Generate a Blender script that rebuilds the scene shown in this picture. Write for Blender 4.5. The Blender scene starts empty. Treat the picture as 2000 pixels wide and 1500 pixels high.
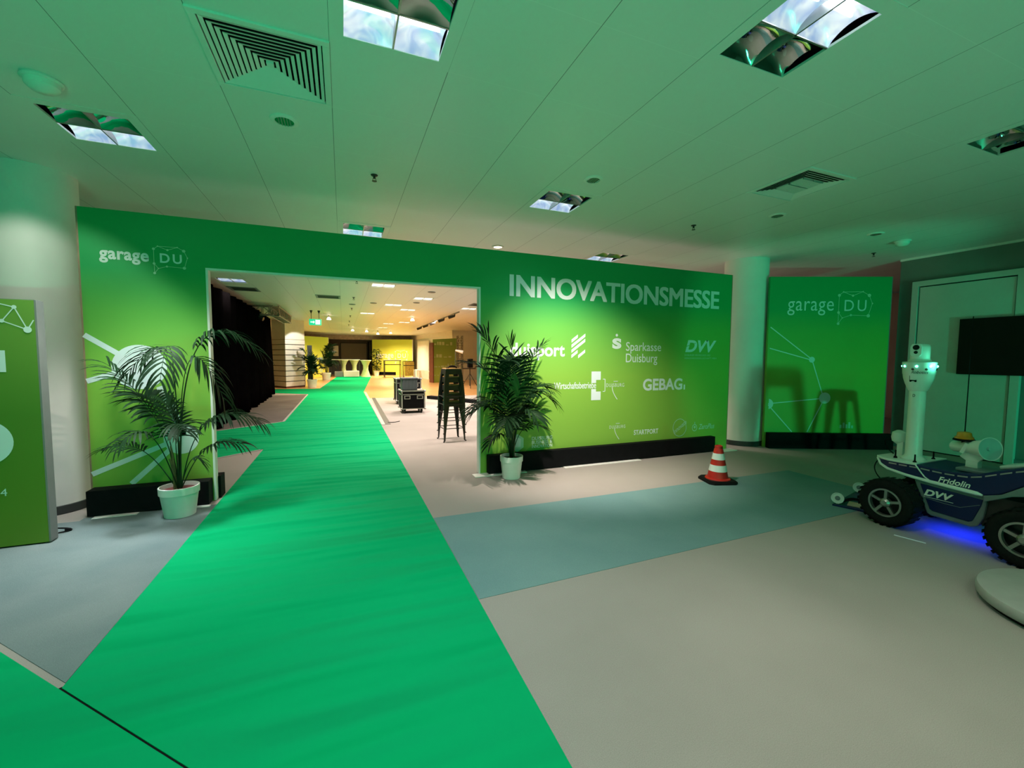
import bpy, bmesh, math, random
from mathutils import Vector, Matrix
PI = math.pi
R = math.radians
random.seed(7)
C = bpy.context.scene.collection
S = bpy.context.scene

# ------------------------------------------------------------------ camera
cd = bpy.data.cameras.new('camera'); cam = bpy.data.objects.new('camera', cd); C.objects.link(cam)
cd.sensor_width = 36.0; cd.lens = 824.6 / 2000 * 36.0
cd.clip_start = 0.05; cd.clip_end = 200
yaw, pitch, roll = 0.380393, 0.063644, -0.005891
fwd = Vector((math.sin(yaw), math.cos(yaw), 0)); rgt = Vector((math.cos(yaw), -math.sin(yaw), 0)); dwn = Vector((0, 0, -1))
f2 = math.cos(pitch) * fwd + math.sin(pitch) * dwn
d2 = -math.sin(pitch) * fwd + math.cos(pitch) * dwn
r3 = math.cos(roll) * rgt + math.sin(roll) * d2
d3 = -math.sin(roll) * rgt + math.cos(roll) * d2
cam.matrix_world = Matrix(((r3.x, -d3.x, -f2.x, 0), (r3.y, -d3.y, -f2.y, 0), (r3.z, -d3.z, -f2.z, 1.6), (0, 0, 0, 1)))
S.camera = cam

# ------------------------------------------------------------------ world, exposure
w = bpy.data.worlds.new('world'); S.world = w; w.use_nodes = True
w.node_tree.nodes['Background'].inputs[0].default_value = (0.5, 0.6, 0.55, 1)
w.node_tree.nodes['Background'].inputs[1].default_value = 0.03
S.view_settings.view_transform = 'Standard'; S.view_settings.look = 'None'
S.view_settings.exposure = 0.0; S.view_settings.gamma = 1.0
S.view_settings.use_curve_mapping = False
S.cycles.use_denoising = True
S.cycles.max_bounces = 8; S.cycles.diffuse_bounces = 4; S.cycles.glossy_bounces = 4
S.cycles.sample_clamp_indirect = 6.0
S.cycles.caustics_reflective = False; S.cycles.caustics_refractive = False

# ------------------------------------------------------------------ lights
HC = 3.4                                                            # ceiling height
def area(name, loc, power, col, size=0.5, spread=120, rot=(0, 0, 0), sy=None):
    l = bpy.data.lights.new(name, 'AREA'); l.energy = power; l.color = col; l.size = size
    if sy: l.shape = 'RECTANGLE'; l.size_y = sy
    l.spread = R(spread)
    o = bpy.data.objects.new(name, l); o.location = loc; o.rotation_euler = rot; C.objects.link(o); return o
def spot(name, loc, target, power, col, angle=100, blend=0.3, size=0.05):
    l = bpy.data.lights.new(name, 'SPOT'); l.energy = power; l.color = col; l.spot_size = R(angle); l.spot_blend = blend
    l.shadow_soft_size = size
    o = bpy.data.objects.new(name, l); o.location = loc
    o.rotation_euler = (Vector(target) - Vector(loc)).to_track_quat('-Z', 'Y').to_euler(); C.objects.link(o); return o
COOL = (0.80, 0.92, 1.0); NEUT = (1.0, 0.89, 0.80); WARM = (1.0, 0.80, 0.52); PINK = (1.0, 0.84, 0.74); GREEN = (0.02, 1.0, 0.47)
# lit troughs of the front hall's ceiling lamps, and those behind the camera
for x, y, p, c in ((0.305, 2.55, 17, COOL), (2.375, 4.62, 5, COOL), (2.375, 1.56, 15, NEUT),
                   (0.305, -0.7, 14, NEUT), (2.375, -0.7, 15, NEUT), (4.445, -1.4, 9, NEUT), (-1.765, 0.3, 14, COOL)):
    area('ceiling_lamp_light', (x, y, HC - 0.03), p, c, 0.5, 105)
area('ceiling_lamp_light', (-1.765, 4.60, HC - 0.03), 28, (0.92, 0.97, 0.95), 0.45, 70)
# wall-washing downlights in front of the fair wall, then an added column wash
spot('wash_light', (-0.384, 3.77, HC - 0.02), (-0.6, 3.9, 0), 150, PINK, 112, 0.3)
spot('wash_light', (2.388, 3.79, HC - 0.02), (3.25, 5.46, 0.35), 1000, PINK, 80, 1.0)
spot('wash_light', (-2.4, 4.1, HC - 0.02), (-2.75, 5.5, 1.2), 70, (1, 0.95, 0.86), 80, 0.4)  # spot added to light the left column, no fitting hangs here
# green floods standing low at the far right and behind the camera
spot('green_flood_light', (6.8, -2.4, 0.34), (8.0, 5.0, 1.4), 480, GREEN, 46, 0.35, 0.05)
spot('green_flood_light', (2.5, -3.0, 0.35), (4.6, 5.46, 1.7), 110, GREEN, 70, 0.6, 0.06)  # extra flood, added to keep the fair wall's right part green
area('green_uplight', (5.2, -2.2, 0.25), 48, GREEN, 0.3, 170, (PI, 0, 0))
area('green_uplight', (-1.2, -2.4, 0.25), 90, GREEN, 0.3, 170, (PI + R(-18), 0, 0))
spot('green_flood_light', (-2.2, -2.0, 0.4), (-0.8, 5.4, 2.6), 150, GREEN, 100, 0.6, 0.08)
# the hall behind the opening
for x, y, p, c in ((-2.4, 12.0, 20, NEUT), (0.995, 8.0, 85, PINK), (4.4, 8.3, 135, PINK), (0.995, 11.4, 105, PINK), (4.4, 12.0, 150, PINK),
                   (2.375, 13.4, 140, PINK), (0.995, 16.2, 150, WARM), (4.445, 15.5, 150, PINK), (2.375, 19.6, 170, WARM), (-0.4, 19.0, 150, WARM),
                   (4.4, 21.0, 150, PINK), (2.4, 24.5, 170, WARM), (0.3, 27.0, 170, WARM), (3.4, 29.0, 170, WARM), (3.2, 34.6, 480, WARM), (-1.0, 31.6, 260, WARM)):
    area('hall_lamp_light', (x, y, HC - 0.03), p * 0.95, c, 0.5, 112 if y < 9 else 150)
area('hall_lamp_light', (9.5, 8.6, HC - 0.3), 9, (1, 0.6, 0.45), 0.5, 160)

# ------------------------------------------------------------------ materials
def mat(name, col, rough=0.6, metal=0.0, var=0.0, scale=20.0, bump=0.0, emit=None, es=0.0, col2=None, spec=0.5, coat=0.0, detail=3.0):
    m = bpy.data.materials.new(name); m.use_nodes = True
    nt = m.node_tree; b = nt.nodes['Principled BSDF']
    b.inputs['Base Color'].default_value = (*col, 1); b.inputs['Roughness'].default_value = rough; b.inputs['Metallic'].default_value = metal
    b.inputs['Specular IOR Level'].default_value = spec; b.inputs['Coat Weight'].default_value = coat
    if var or bump:
        tc = nt.nodes.new('ShaderNodeTexCoord'); n = nt.nodes.new('ShaderNodeTexNoise')
        n.inputs['Scale'].default_value = scale; n.inputs['Detail'].default_value = detail
        nt.links.new(tc.outputs['Object'], n.inputs['Vector'])
        if var:
            r = nt.nodes.new('ShaderNodeValToRGB')
            c2 = col2 or tuple(x * (1 - var) for x in col); c1 = tuple(min(1, x * (1 + (0 if col2 else var))) for x in col)
            r.color_ramp.elements[0].position = 0.3; r.color_ramp.elements[1].position = 0.7
            r.color_ramp.elements[0].color = (*c2, 1); r.color_ramp.elements[1].color = (*c1, 1)
            nt.links.new(n.outputs['Fac'], r.inputs['Fac']); nt.links.new(r.outputs['Color'], b.inputs['Base Color'])
        if bump:
            bp = nt.nodes.new('ShaderNodeBump'); bp.inputs['Strength'].default_value = bump; bp.inputs['Distance'].default_value = 0.01
            nt.links.new(n.outputs['Fac'], bp.inputs['Height']); nt.links.new(bp.outputs['Normal'], b.inputs['Normal'])
    if emit:
        b.inputs['Emission Color'].default_value = (*emit, 1); b.inputs['Emission Strength'].default_value = es
    return m
def ramp_z(name, stops, z0, z1, rough=0.5):
    """a printed colour gradient running up the thing (object z from z0 to z1)"""
    m = bpy.data.materials.new(name); m.use_nodes = True; nt = m.node_tree; b = nt.nodes['Principled BSDF']
    tc = nt.nodes.new('ShaderNodeTexCoord'); sp = nt.nodes.new('ShaderNodeSeparateXYZ'); mr = nt.nodes.new('ShaderNodeMapRange')
    mr.inputs['From Min'].default_value = z0; mr.inputs['From Max'].default_value = z1
    cr = nt.nodes.new('ShaderNodeValToRGB'); el = cr.color_ramp.elements
    while len(el) < len(stops): el.new(0.5)
    for e, (p, c) in zip(el, stops): e.position = p; e.color = (*c, 1)
    nt.links.new(tc.outputs['Object'], sp.inputs[0]); nt.links.new(sp.outputs['Z'], mr.inputs['Value'])
    nt.links.new(mr.outputs['Result'], cr.inputs['Fac']); nt.links.new(cr.outputs['Color'], b.inputs['Base Color'])
    b.inputs['Roughness'].default_value = rough; b.inputs['Specular IOR Level'].default_value = 0.35
    return m
def carpet(name, c1, c2, fine=260.0, patch=0.9, bump=0.35):
    m = bpy.data.materials.new(name); m.use_nodes = True; nt = m.node_tree; b = nt.nodes['Principled BSDF']
    tc = nt.nodes.new('ShaderNodeTexCoord')
    a = nt.nodes.new('ShaderNodeTexNoise'); a.inputs['Scale'].default_value = patch; a.inputs['Detail'].default_value = 4
    f = nt.nodes.new('ShaderNodeTexNoise'); f.inputs['Scale'].default_value = fine; f.inputs['Detail'].default_value = 2
    for n in (a, f): nt.links.new(tc.outputs['Object'], n.inputs['Vector'])
    r = nt.nodes.new('ShaderNodeValToRGB'); r.color_ramp.elements[0].position = 0.35; r.color_ramp.elements[1].position = 0.65
    r.color_ramp.elements[0].color = (*c1, 1); r.color_ramp.elements[1].color = (*c2, 1)
    mx = nt.nodes.new('ShaderNodeMix'); mx.data_type = 'RGBA'; mx.blend_type = 'MULTIPLY'; mx.inputs[0].default_value = 0.45
    nt.links.new(a.outputs['Fac'], r.inputs['Fac']); nt.links.new(r.outputs['Color'], mx.inputs[6])
    g = nt.nodes.new('ShaderNodeValToRGB'); g.color_ramp.elements[0].position = 0.3; g.color_ramp.elements[1].position = 0.7
    g.color_ramp.elements[0].color = (0.5, 0.5, 0.5, 1); g.color_ramp.elements[1].color = (1, 1, 1, 1)
    nt.links.new(f.outputs['Fac'], g.inputs['Fac']); nt.links.new(g.outputs['Color'], mx.inputs[7]); nt.links.new(mx.outputs[2], b.inputs['Base Color'])
    bp = nt.nodes.new('ShaderNodeBump'); bp.inputs['Strength'].default_value = bump; bp.inputs['Distance'].default_value = 0.004
    nt.links.new(f.outputs['Fac'], bp.inputs['Height']); nt.links.new(bp.outputs['Normal'], b.inputs['Normal'])
    b.inputs['Roughness'].default_value = 0.95; b.inputs['Specular IOR Level'].default_value = 0.15
    return m
def runner_mat():
    m = mat('runner_green', (0.001, 0.345, 0.128), 0.9, spec=0.05); nt = m.node_tree; b = nt.nodes['Principled BSDF']
    tc = nt.nodes.new('ShaderNodeTexCoord'); mp = nt.nodes.new('ShaderNodeMapping'); mp.inputs['Scale'].default_value = (0.25, 1.6, 1)
    n = nt.nodes.new('ShaderNodeTexNoise'); n.inputs['Scale'].default_value = 1.3; n.inputs['Detail'].default_value = 2
    bp = nt.nodes.new('ShaderNodeBump'); bp.inputs['Strength'].default_value = 1.0; bp.inputs['Distance'].default_value = 0.30
    nt.links.new(tc.outputs['Object'], mp.inputs['Vector']); nt.links.new(mp.outputs['Vector'], n.inputs['Vector'])
    nt.links.new(n.outputs['Fac'], bp.inputs['Height']); nt.links.new(bp.outputs['Normal'], b.inputs['Normal'])
    return m
def ceiling_mat():
    m = mat('ceiling_panel', (0.74, 0.75, 0.72), 0.42, spec=0.4); nt = m.node_tree; b = nt.nodes['Principled BSDF']
    tc = nt.nodes.new('ShaderNodeTexCoord'); sp = nt.nodes.new('ShaderNodeSeparateXYZ'); nt.links.new(tc.outputs['Object'], sp.inputs[0])
    def line(out, off, width):
        a = nt.nodes.new('ShaderNodeMath'); a.operation = 'ADD'; a.inputs[1].default_value = off + 0.345; nt.links.new(sp.outputs[out], a.inputs[0])
        d = nt.nodes.new('ShaderNodeMath'); d.operation = 'PINGPONG'; d.inputs[1].default_value = 0.345; nt.links.new(a.outputs[0], d.inputs[0])
        g = nt.nodes.new('ShaderNodeMath'); g.operation = 'GREATER_THAN'; g.inputs[1].default_value = 0.345 - width; nt.links.new(d.outputs[0], g.inputs[0])
        return g.outputs[0]
    lx = line('X', 0.04, 0.0022); ly = line('Y', 0.01, 0.002)
    m1 = nt.nodes.new('ShaderNodeMix'); m1.data_type = 'RGBA'; m1.inputs[6].default_value = (0.74, 0.75, 0.72, 1); m1.inputs[7].default_value = (0.80, 0.81, 0.78, 1)
    nt.links.new(ly, m1.inputs[0])
    m2 = nt.nodes.new('ShaderNodeMix'); m2.data_type = 'RGBA'; m2.inputs[7].default_value = (0.2, 0.2, 0.2, 1)
    nt.links.new(lx, m2.inputs[0]); nt.links.new(m1.outputs[2], m2.inputs[6]); nt.links.new(m2.outputs[2], b.inputs['Base Color'])
    return m
def wood_floor():
    m = mat('parquet', (0.62, 0.34, 0.14), 0.28, spec=0.5); nt = m.node_tree; b = nt.nodes['Principled BSDF']
    tc = nt.nodes.new('ShaderNodeTexCoord'); br = nt.nodes.new('ShaderNodeTexBrick')
    br.inputs['Color1'].default_value = (0.66, 0.37, 0.15, 1); br.inputs['Color2'].default_value = (0.52, 0.27, 0.10, 1); br.inputs['Mortar'].default_value = (0.25, 0.12, 0.05, 1)
    br.inputs['Scale'].default_value = 1.0; br.inputs['Brick Width'].default_value = 1.6; br.inputs['Row Height'].default_value = 0.14; br.inputs['Mortar Size'].default_value = 0.004
    nt.links.new(tc.outputs['Object'], br.inputs['Vector']); nt.links.new(br.outputs['Color'], b.inputs['Base Color'])
    return m
M = {}
M['grey_carpet'] = carpet('grey_carpet', (0.345, 0.31, 0.285), (0.385, 0.345, 0.32))
M['teal_carpet'] = carpet('teal_carpet', (0.15, 0.27, 0.275), (0.20, 0.33, 0.325))
M['blue_carpet'] = carpet('blue_carpet', (0.135, 0.19, 0.20), (0.205, 0.25, 0.255), patch=1.1)
M['brown_carpet'] = carpet('brown_carpet', (0.115, 0.095, 0.088), (0.16, 0.135, 0.125))
M['horn_face'] = mat('horn_face', (0.30, 0.52, 0.50), 0.35, var=0.05, scale=9)
M['runner'] = runner_mat()
M['ceiling'] = ceiling_mat()
M['ceiling_plain'] = mat('ceiling_plain', (0.74, 0.75, 0.72), 0.42, var=0.01, scale=5, spec=0.4)
M['parquet'] = wood_floor()
M['wall_white'] = mat('wall_white', (0.76, 0.74, 0.70), 0.7, var=0.03, scale=3)
M['wall_pink'] = mat('wall_pink', (0.52, 0.40, 0.36), 0.7, var=0.05, scale=3)
M['door_white'] = mat('door_white', (0.52, 0.54, 0.50), 0.6, var=0.03, scale=4)
M['wall_grey'] = mat('wall_grey', (0.17, 0.19, 0.17), 0.75, var=0.05, scale=6)
M['wall_dark'] = mat('wall_dark', (0.10, 0.08, 0.07), 0.8, var=0.1, scale=4)
M['bulkhead'] = mat('bulkhead', (0.34, 0.27, 0.24), 0.55, var=0.2, scale=6)
M['column_white'] = mat('column_white', (0.78, 0.77, 0.73), 0.55, var=0.02, scale=4)
M['skirt_dark'] = mat('skirt_dark', (0.035, 0.04, 0.04), 0.5, var=0.1, scale=9)
M['black'] = mat('black', (0.004, 0.004, 0.005), 0.75, spec=0.12, var=0.2, scale=12)
M['black_metal'] = mat('black_metal', (0.03, 0.028, 0.026), 0.35, 0.4, var=0.15, scale=15)
M['rubber'] = mat('rubber', (0.006, 0.006, 0.006), 0.8, spec=0.2, var=0.3, scale=60, bump=0.2)
M['print'] = ramp_z('wall_print', [(0.0, (0.22, 0.43, 0.055)), (0.39, (0.24, 0.47, 0.06)), (0.65, (0.125, 0.43, 0.07)), (0.80, (0.012, 0.345, 0.095)), (1.0, (0.002, 0.32, 0.092))], 0.2, 3.04)
M['print_lime'] = ramp_z('lime_print', [(0.0, (0.78, 0.72, 0.10)), (0.6, (0.68, 0.72, 0.09)), (1.0, (0.50, 0.65, 0.08))], 0.0, 3.0)
M['print_olive'] = ramp_z('olive_print', [(0.0, (0.13, 0.23, 0.015)), (0.55, (0.09, 0.22, 0.022)), (1.0, (0.16, 0.32, 0.05))], 0.0, 2.0)
M['print_logo'] = ramp_z('logo_print', [(0.0, (0.42, 0.52, 0.07)), (1.0, (0.20, 0.36, 0.09))], 0.0, 2.7)
M['graphic'] = mat('graphic_white', (0.72, 0.80, 0.82), 0.5, var=0.02, scale=5)
M['letter'] = mat('letter_green_lit', (0.66, 0.77, 0.73), 0.5, var=0.02, scale=5)  # white print; the green light's tint is mixed into its colour
M['letter_pale'] = mat('letter_pale', (0.40, 0.66, 0.46), 0.5, var=0.02, scale=5)
M['edge_white'] = mat('edge_white', (0.82, 0.80, 0.76), 0.5, var=0.03, scale=8)
M['edge_grey'] = mat('edge_grey', (0.20, 0.205, 0.20), 0.6, var=0.06, scale=8)
M['pot'] = mat('pot_white', (0.76, 0.79, 0.74), 0.45, var=0.03, scale=7)
M['soil'] = mat('soil', (0.05, 0.025, 0.02), 0.9, var=0.4, scale=60, bump=0.6)
M['soil_red'] = mat('soil_red', (0.16, 0.03, 0.03), 0.9, var=0.4, scale=60, bump=0.6)
M['leaf'] = mat('palm_leaf', (0.006, 0.026, 0.008), 0.6, spec=0.12, var=0.35, scale=5)
M['leaf_light'] = mat('palm_leaf_light', (0.07, 0.17, 0.035), 0.4, var=0.3, scale=5)
M['stem'] = mat('palm_stem', (0.055, 0.075, 0.02), 0.5, var=0.4, scale=14)
M['chrome'] = mat('chrome', (0.82, 0.84, 0.84), 0.10, 1.0, var=0.03, scale=6)
M['alu'] = mat('aluminium', (0.42, 0.41, 0.39), 0.35, 0.9, var=0.08, scale=20)
M['steel_dark'] = mat('truss_metal', (0.22, 0.21, 0.19), 0.4, 0.7, var=0.15, scale=20)
M['plastic_white'] = mat('plastic_white', (0.78, 0.80, 0.76), 0.3, var=0.02, scale=5, coat=0.2)
M['paint_blue'] = mat('paint_navy', (0.004, 0.012, 0.072), 0.45, var=0.1, scale=4, spec=0.3, coat=0.1)
M['paint_grey'] = mat('paint_grey', (0.16, 0.19, 0.20), 0.4, var=0.08, scale=9)
M['glass_dark'] = mat('dark_screen', (0.002, 0.002, 0.002), 0.45, var=0.2, scale=3, spec=0.2)
M['lens'] = mat('lens_black', (0.004, 0.004, 0.004), 0.05, var=0.2, scale=3, coat=0.8)
M['orange'] = mat('beacon_amber', (0.75, 0.24, 0.01), 0.2, var=0.15, scale=14, coat=0.6)
M['cone_red'] = mat('cone_red', (0.50, 0.018, 0.012), 0.45, var=0.15, scale=9)
M['cone_white'] = mat('cone_white', (0.75, 0.80, 0.78), 0.35, var=0.03, scale=9)
M['wood'] = mat('seat_wood', (0.50, 0.24, 0.08), 0.4, var=0.3, scale=12)
M['red_wood'] = mat('red_wood', (0.13, 0.025, 0.015), 0.5, var=0.2, scale=6)
M['trim_wood'] = mat('trim_wood', (0.30, 0.20, 0.13), 0.6, var=0.15, scale=9)
M['cloth_pale'] = mat('cover_pale_green', (0.50, 0.62, 0.30), 0.8, var=0.06, scale=6)
M['table_glass'] = mat('table_top_pale', (0.66, 0.72, 0.60), 0.3, var=0.05, scale=6)
M['grey_plastic'] = mat('grey_plastic', (0.085, 0.095, 0.11), 0.5, var=0.06, scale=8)
M['platform'] = mat('platform_white', (0.36, 0.36, 0.34), 0.5, var=0.06, scale=9)
M['tape'] = mat('tape_white', (0.85, 0.86, 0.9), 0.6, var=0.03, scale=9)
M['beige'] = mat('beige_board', (0.52, 0.42, 0.28), 0.6, var=0.1, scale=14)
M['bench_white'] = mat('bench_white', (0.75, 0.70, 0.64), 0.6, var=0.04, scale=5)
M['screen_grey'] = mat('screen_grey', (0.20, 0.17, 0.145), 0.6, var=0.04, scale=2)
M['gold'] = mat('gold_mesh', (0.45, 0.34, 0.07), 0.4, 0.3, var=0.4, scale=18)
M['led'] = mat('led_green', (0.1, 0.9, 0.7), 0.3, emit=(0.10, 1.0, 0.72), es=14, var=0.02)
M['led_strip'] = mat('led_blue', (0.05, 0.05, 0.9), 0.3, emit=(0.03, 0.05, 1.0), es=1.5, var=0.02)
M['lamp_warm'] = mat('lamp_warm', (1, 0.9, 0.7), 0.3, emit=(1.0, 0.78, 0.48), es=9, var=0.02)
M['lamp_spot'] = mat('lamp_spot', (1, 0.9, 0.7), 0.3, emit=(1.0, 0.9, 0.7), es=4, var=0.02)
M['hall_panel'] = mat('hall_panel', (1, 0.95, 0.85), 0.3, emit=(1.0, 0.92, 0.76), es=1.7, var=0.02)
M['exit_green'] = mat('exit_green', (0.02, 0.5, 0.25), 0.4, emit=(0.02, 0.62, 0.30), es=1.0, var=0.02)
M['exit_white'] = mat('exit_white', (0.8, 0.9, 0.85), 0.4, emit=(0.75, 1.0, 0.85), es=1.2, var=0.02)
M['tube'] = mat('lamp_tube', (1, 1, 1), 0.3, emit=(0.85, 0.92, 1.0), es=7, var=0.02)
def trough_mat():
    m = mat('lit_reflector', (0.75, 0.8, 0.9), 0.18, 0.85); nt = m.node_tree; b = nt.nodes['Principled BSDF']
    tc = nt.nodes.new('ShaderNodeTexCoord'); n = nt.nodes.new('ShaderNodeTexNoise'); n.inputs['Scale'].default_value = 7; n.inputs['Detail'].default_value = 1.5; n.inputs['Distortion'].default_value = 1.5
    r = nt.nodes.new('ShaderNodeValToRGB'); r.color_ramp.elements[0].position = 0.35; r.color_ramp.elements[1].position = 0.68
    r.color_ramp.elements[0].color = (0.30, 0.42, 0.78, 1); r.color_ramp.elements[1].color = (0.86, 0.95, 1.0, 1)
    nt.links.new(tc.outputs['Object'], n.inputs['Vector']); nt.links.new(n.outputs['Fac'], r.inputs['Fac']); nt.links.new(r.outputs['Color'], b.inputs['Emission Color'])
    b.inputs['Emission Strength'].default_value = 0.75
    return m
M['trough'] = trough_mat()
M['mirror'] = mat('mirror_reflector', (0.62, 0.66, 0.64), 0.06, 1.0, bump=0.12, scale=5)

# ------------------------------------------------------------------ mesh helpers
class MB:
    def __init__(s): s.v = []; s.f = []; s.k = 0
    def lift(s): s.k += 1; return 0.002 + 0.00012 * s.k              # printed pieces lie on one another, never in one plane
    def add(s, vs, fs):
        b = len(s.v); s.v += [Vector(p) for p in vs]; s.f += [tuple(i + b for i in f) for f in fs]; return s
    def box(s, x0, x1, y0, y1, z0, z1):
        return s.add([(x0, y0, z0), (x1, y0, z0), (x1, y1, z0), (x0, y1, z0), (x0, y0, z1), (x1, y0, z1), (x1, y1, z1), (x0, y1, z1)],
                     [(3, 2, 1, 0), (4, 5, 6, 7), (0, 1, 5, 4), (1, 2, 6, 5), (2, 3, 7, 6), (3, 0, 4, 7)])
    def obox(s, c, sx, sy, sz, mtx):
        b = len(s.v); s.box(-sx / 2, sx / 2, -sy / 2, sy / 2, -sz / 2, sz / 2)
        for i in range(b, len(s.v)): s.v[i] = mtx @ s.v[i] + Vector(c)
        return s
    def prism(s, pts, fn, a, b):
        """polygon pts (u,v) swept from a to b; fn(u,v,t) -> point"""
        n = len(pts)
        vs = [fn(u, v, a) for u, v in pts] + [fn(u, v, b) for u, v in pts]
        fs = [tuple(range(n - 1, -1, -1)), tuple(range(n, 2 * n))] + [(i, (i + 1) % n, n + (i + 1) % n, n + i) for i in range(n)]
        return s.add(vs, fs)
    def slab(s, pts, z0, z1): return s.prism(pts, lambda u, v, t: (u, v, t), z0, z1)
    def lathe(s, prof, c=(0, 0, 0), n=32, axis='z', cap=True):
        vs = []; fs = []; k = len(prof)
        for i in range(n):
            a = 2 * PI * i / n
            for r, h in prof:
                p = {'z': (r * math.cos(a), r * math.sin(a), h), 'x': (h, r * math.cos(a), r * math.sin(a)), 'y': (r * math.sin(a), h, r * math.cos(a))}[axis]
                vs.append((p[0] + c[0], p[1] + c[1], p[2] + c[2]))
        for i in range(n):
            j = (i + 1) % n
            for q in range(k - 1): fs.append((i * k + q, j * k + q, j * k + q + 1, i * k + q + 1))
        if cap:
            if prof[0][0] > 1e-5: fs.append(tuple(i * k for i in range(n - 1, -1, -1)))
            if prof[-1][0] > 1e-5: fs.append(tuple(i * k + k - 1 for i in range(n)))
        return s.add(vs, fs)
    def tube(s, pts, r, n=8, cap=True):
        pts = [Vector(p) for p in pts]; rs = r if isinstance(r, (list, tuple)) else [r] * len(pts)
        vs = []; fs = []; up = None
        for i, p in enumerate(pts):
            t = (pts[min(i + 1, len(pts) - 1)] - pts[max(i - 1, 0)]).normalized()
            if up is None:
                up = Vector((0, 0, 1)) if abs(t.z) < 0.9 else Vector((1, 0, 0))
            a = t.cross(up)
            if a.length < 1e-6: a = t.orthogonal()
            a.normalize(); b = a.cross(t).normalized(); up = b
            for k in range(n):
                g = 2 * PI * k / n; vs.append(p + (a * math.cos(g) + b * math.sin(g)) * rs[i])
        for i in range(len(pts) - 1):
            for k in range(n):
                l = (k + 1) % n; fs.append((i * n + k, i * n + l, (i + 1) * n + l, (i + 1) * n + k))
        if cap: fs += [tuple(range(n - 1, -1, -1)), tuple((len(pts) - 1) * n + k for k in range(n))]
        return s.add(vs, fs)
    def sphere(s, c, rx, ry=None, rz=None, n=16, m=10):
        ry = ry or rx; rz = rz or rx
        prof = [(max(1e-6, math.sin(PI * i / m)), -math.cos(PI * i / m)) for i in range(m + 1)]
        b = len(s.v); s.lathe(prof, n=n, cap=False)
        for i in range(b, len(s.v)): p = s.v[i]; s.v[i] = Vector((p.x * rx + c[0], p.y * ry + c[1], p.z * rz + c[2]))
        return s
    def disc(s, fn, u, v, r, n=36, ry=None):
        o = s.lift(); b = [fn(u + r * math.cos(2 * PI * i / n), v + (ry or r) * math.sin(2 * PI * i / n), o) for i in range(n)]
        return s.add(b, [tuple(range(n))])
    def line(s, fn, a, b, wd):
        a = Vector(a); b = Vector(b); d = (b - a); nrm = Vector((-d.y, d.x)).normalized() * wd / 2
        o = s.lift(); return s.add([fn(*(a - nrm), o), fn(*(b - nrm), o), fn(*(b + nrm), o), fn(*(a + nrm), o)], [(0, 1, 2, 3)])
    def poly(s, fn, pts): o = s.lift(); return s.add([fn(*p, o) for p in pts], [tuple(range(len(pts)))])
    def move(s, mtx, start=0):
        for i in range(start, len(s.v)): s.v[i] = mtx @ s.v[i]
        return s
    def build(s, name, m, parent=None, smooth=False, bevel=0.0, world=True, seg=2):
        me = bpy.data.meshes.new(name)
        off = Vector(parent_world(parent)) if (parent is not None and world) else Vector((0, 0, 0))
        me.from_pydata([tuple(p - off) for p in s.v], [], s.f); me.materials.append(M[m] if isinstance(m, str) else m)
        bm = bmesh.new(); bm.from_mesh(me); bmesh.ops.recalc_face_normals(bm, faces=bm.faces); bm.to_mesh(me); bm.free()
        if smooth:
            me.shade_smooth(); me.set_sharp_from_angle(angle=R(38))
        o = bpy.data.objects.new(name, me); C.objects.link(o)
        if parent is not None: o.parent = parent
        if bevel:
            b = o.modifiers.new('bevel', 'BEVEL'); b.width = bevel; b.segments = seg; b.limit_method = 'ANGLE'; b.angle_limit = R(35)
        return o
def parent_world(p):
    v = Vector(p.location)
    while p.parent is not None: p = p.parent; v += Vector(p.location)
    return v
def tag(o, label=None, cat=None, group=None, kind=None):
    if label: o['label'] = label
    if cat: o['category'] = cat
    if group: o['group'] = group
    if kind: o['kind'] = kind
    return o
def thing(name, label, cat, loc=(0, 0, 0), rotz=0, group=None):
    o = bpy.data.objects.new(name, None); o.location = loc; o.rotation_euler = (0, 0, rotz); o.empty_display_size = 0.1
    C.objects.link(o); return tag(o, label, cat, group)
def struct(mb, name, m, **k): return tag(mb.build(name, m, **k), kind='structure')
def dup(root, loc, rotz=0, label=None, scale=None):
    r = root.copy(); C.objects.link(r); r.location = loc; r.rotation_euler = (0, 0, rotz)
    if label: r['label'] = label
    if scale: r.scale = (scale,) * 3
    for ch in list(root.children):
        c = ch.copy(); C.objects.link(c); c.parent = r
        for g in ch.children:
            d = g.copy(); C.objects.link(d); d.parent = c
    return r
def text_mb(txt, u0, v0, u1, v1, fn, bold=0.0, shear=0.0, space=1.0, thick=0.0):
    """lettering fitted into the box u0..u1, v0..v1; fn(u, v) gives the point on the carrying surface"""
    cu = bpy.data.curves.new('lettering', 'FONT'); cu.body = txt; cu.size = 1; cu.offset = bold; cu.shear = shear; cu.space_character = space
    cu.resolution_u = 5
    ob = bpy.data.objects.new('lettering_source', cu)
    me = bpy.data.meshes.new_from_object(ob)
    xs = [v.co.x for v in me.vertices]; ys = [v.co.y for v in me.vertices]
    a, b, c, d = min(xs), max(xs), min(ys), max(ys)
    mb = MB()
    mb.add([fn(u0 + (v.co.x - a) / (b - a) * (u1 - u0), v0 + (v.co.y - c) / (d - c) * (v1 - v0)) for v in me.vertices], [tuple(p.vertices) for p in me.polygons])
    bpy.data.objects.remove(ob); bpy.data.curves.remove(cu); bpy.data.meshes.remove(me)
    return mb
def merge(*ms):
    o = MB()
    for m in ms: o.add(m.v, m.f)
    return o
def bez(p0, p1, p2, p3, n):
    p0, p1, p2, p3 = map(Vector, (p0, p1, p2, p3)); out = []
    for i in range(n + 1):
        t = i / n; out.append(p0 * (1 - t) ** 3 + p1 * 3 * t * (1 - t) ** 2 + p2 * 3 * t * t * (1 - t) + p3 * t ** 3)
    return out

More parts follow.
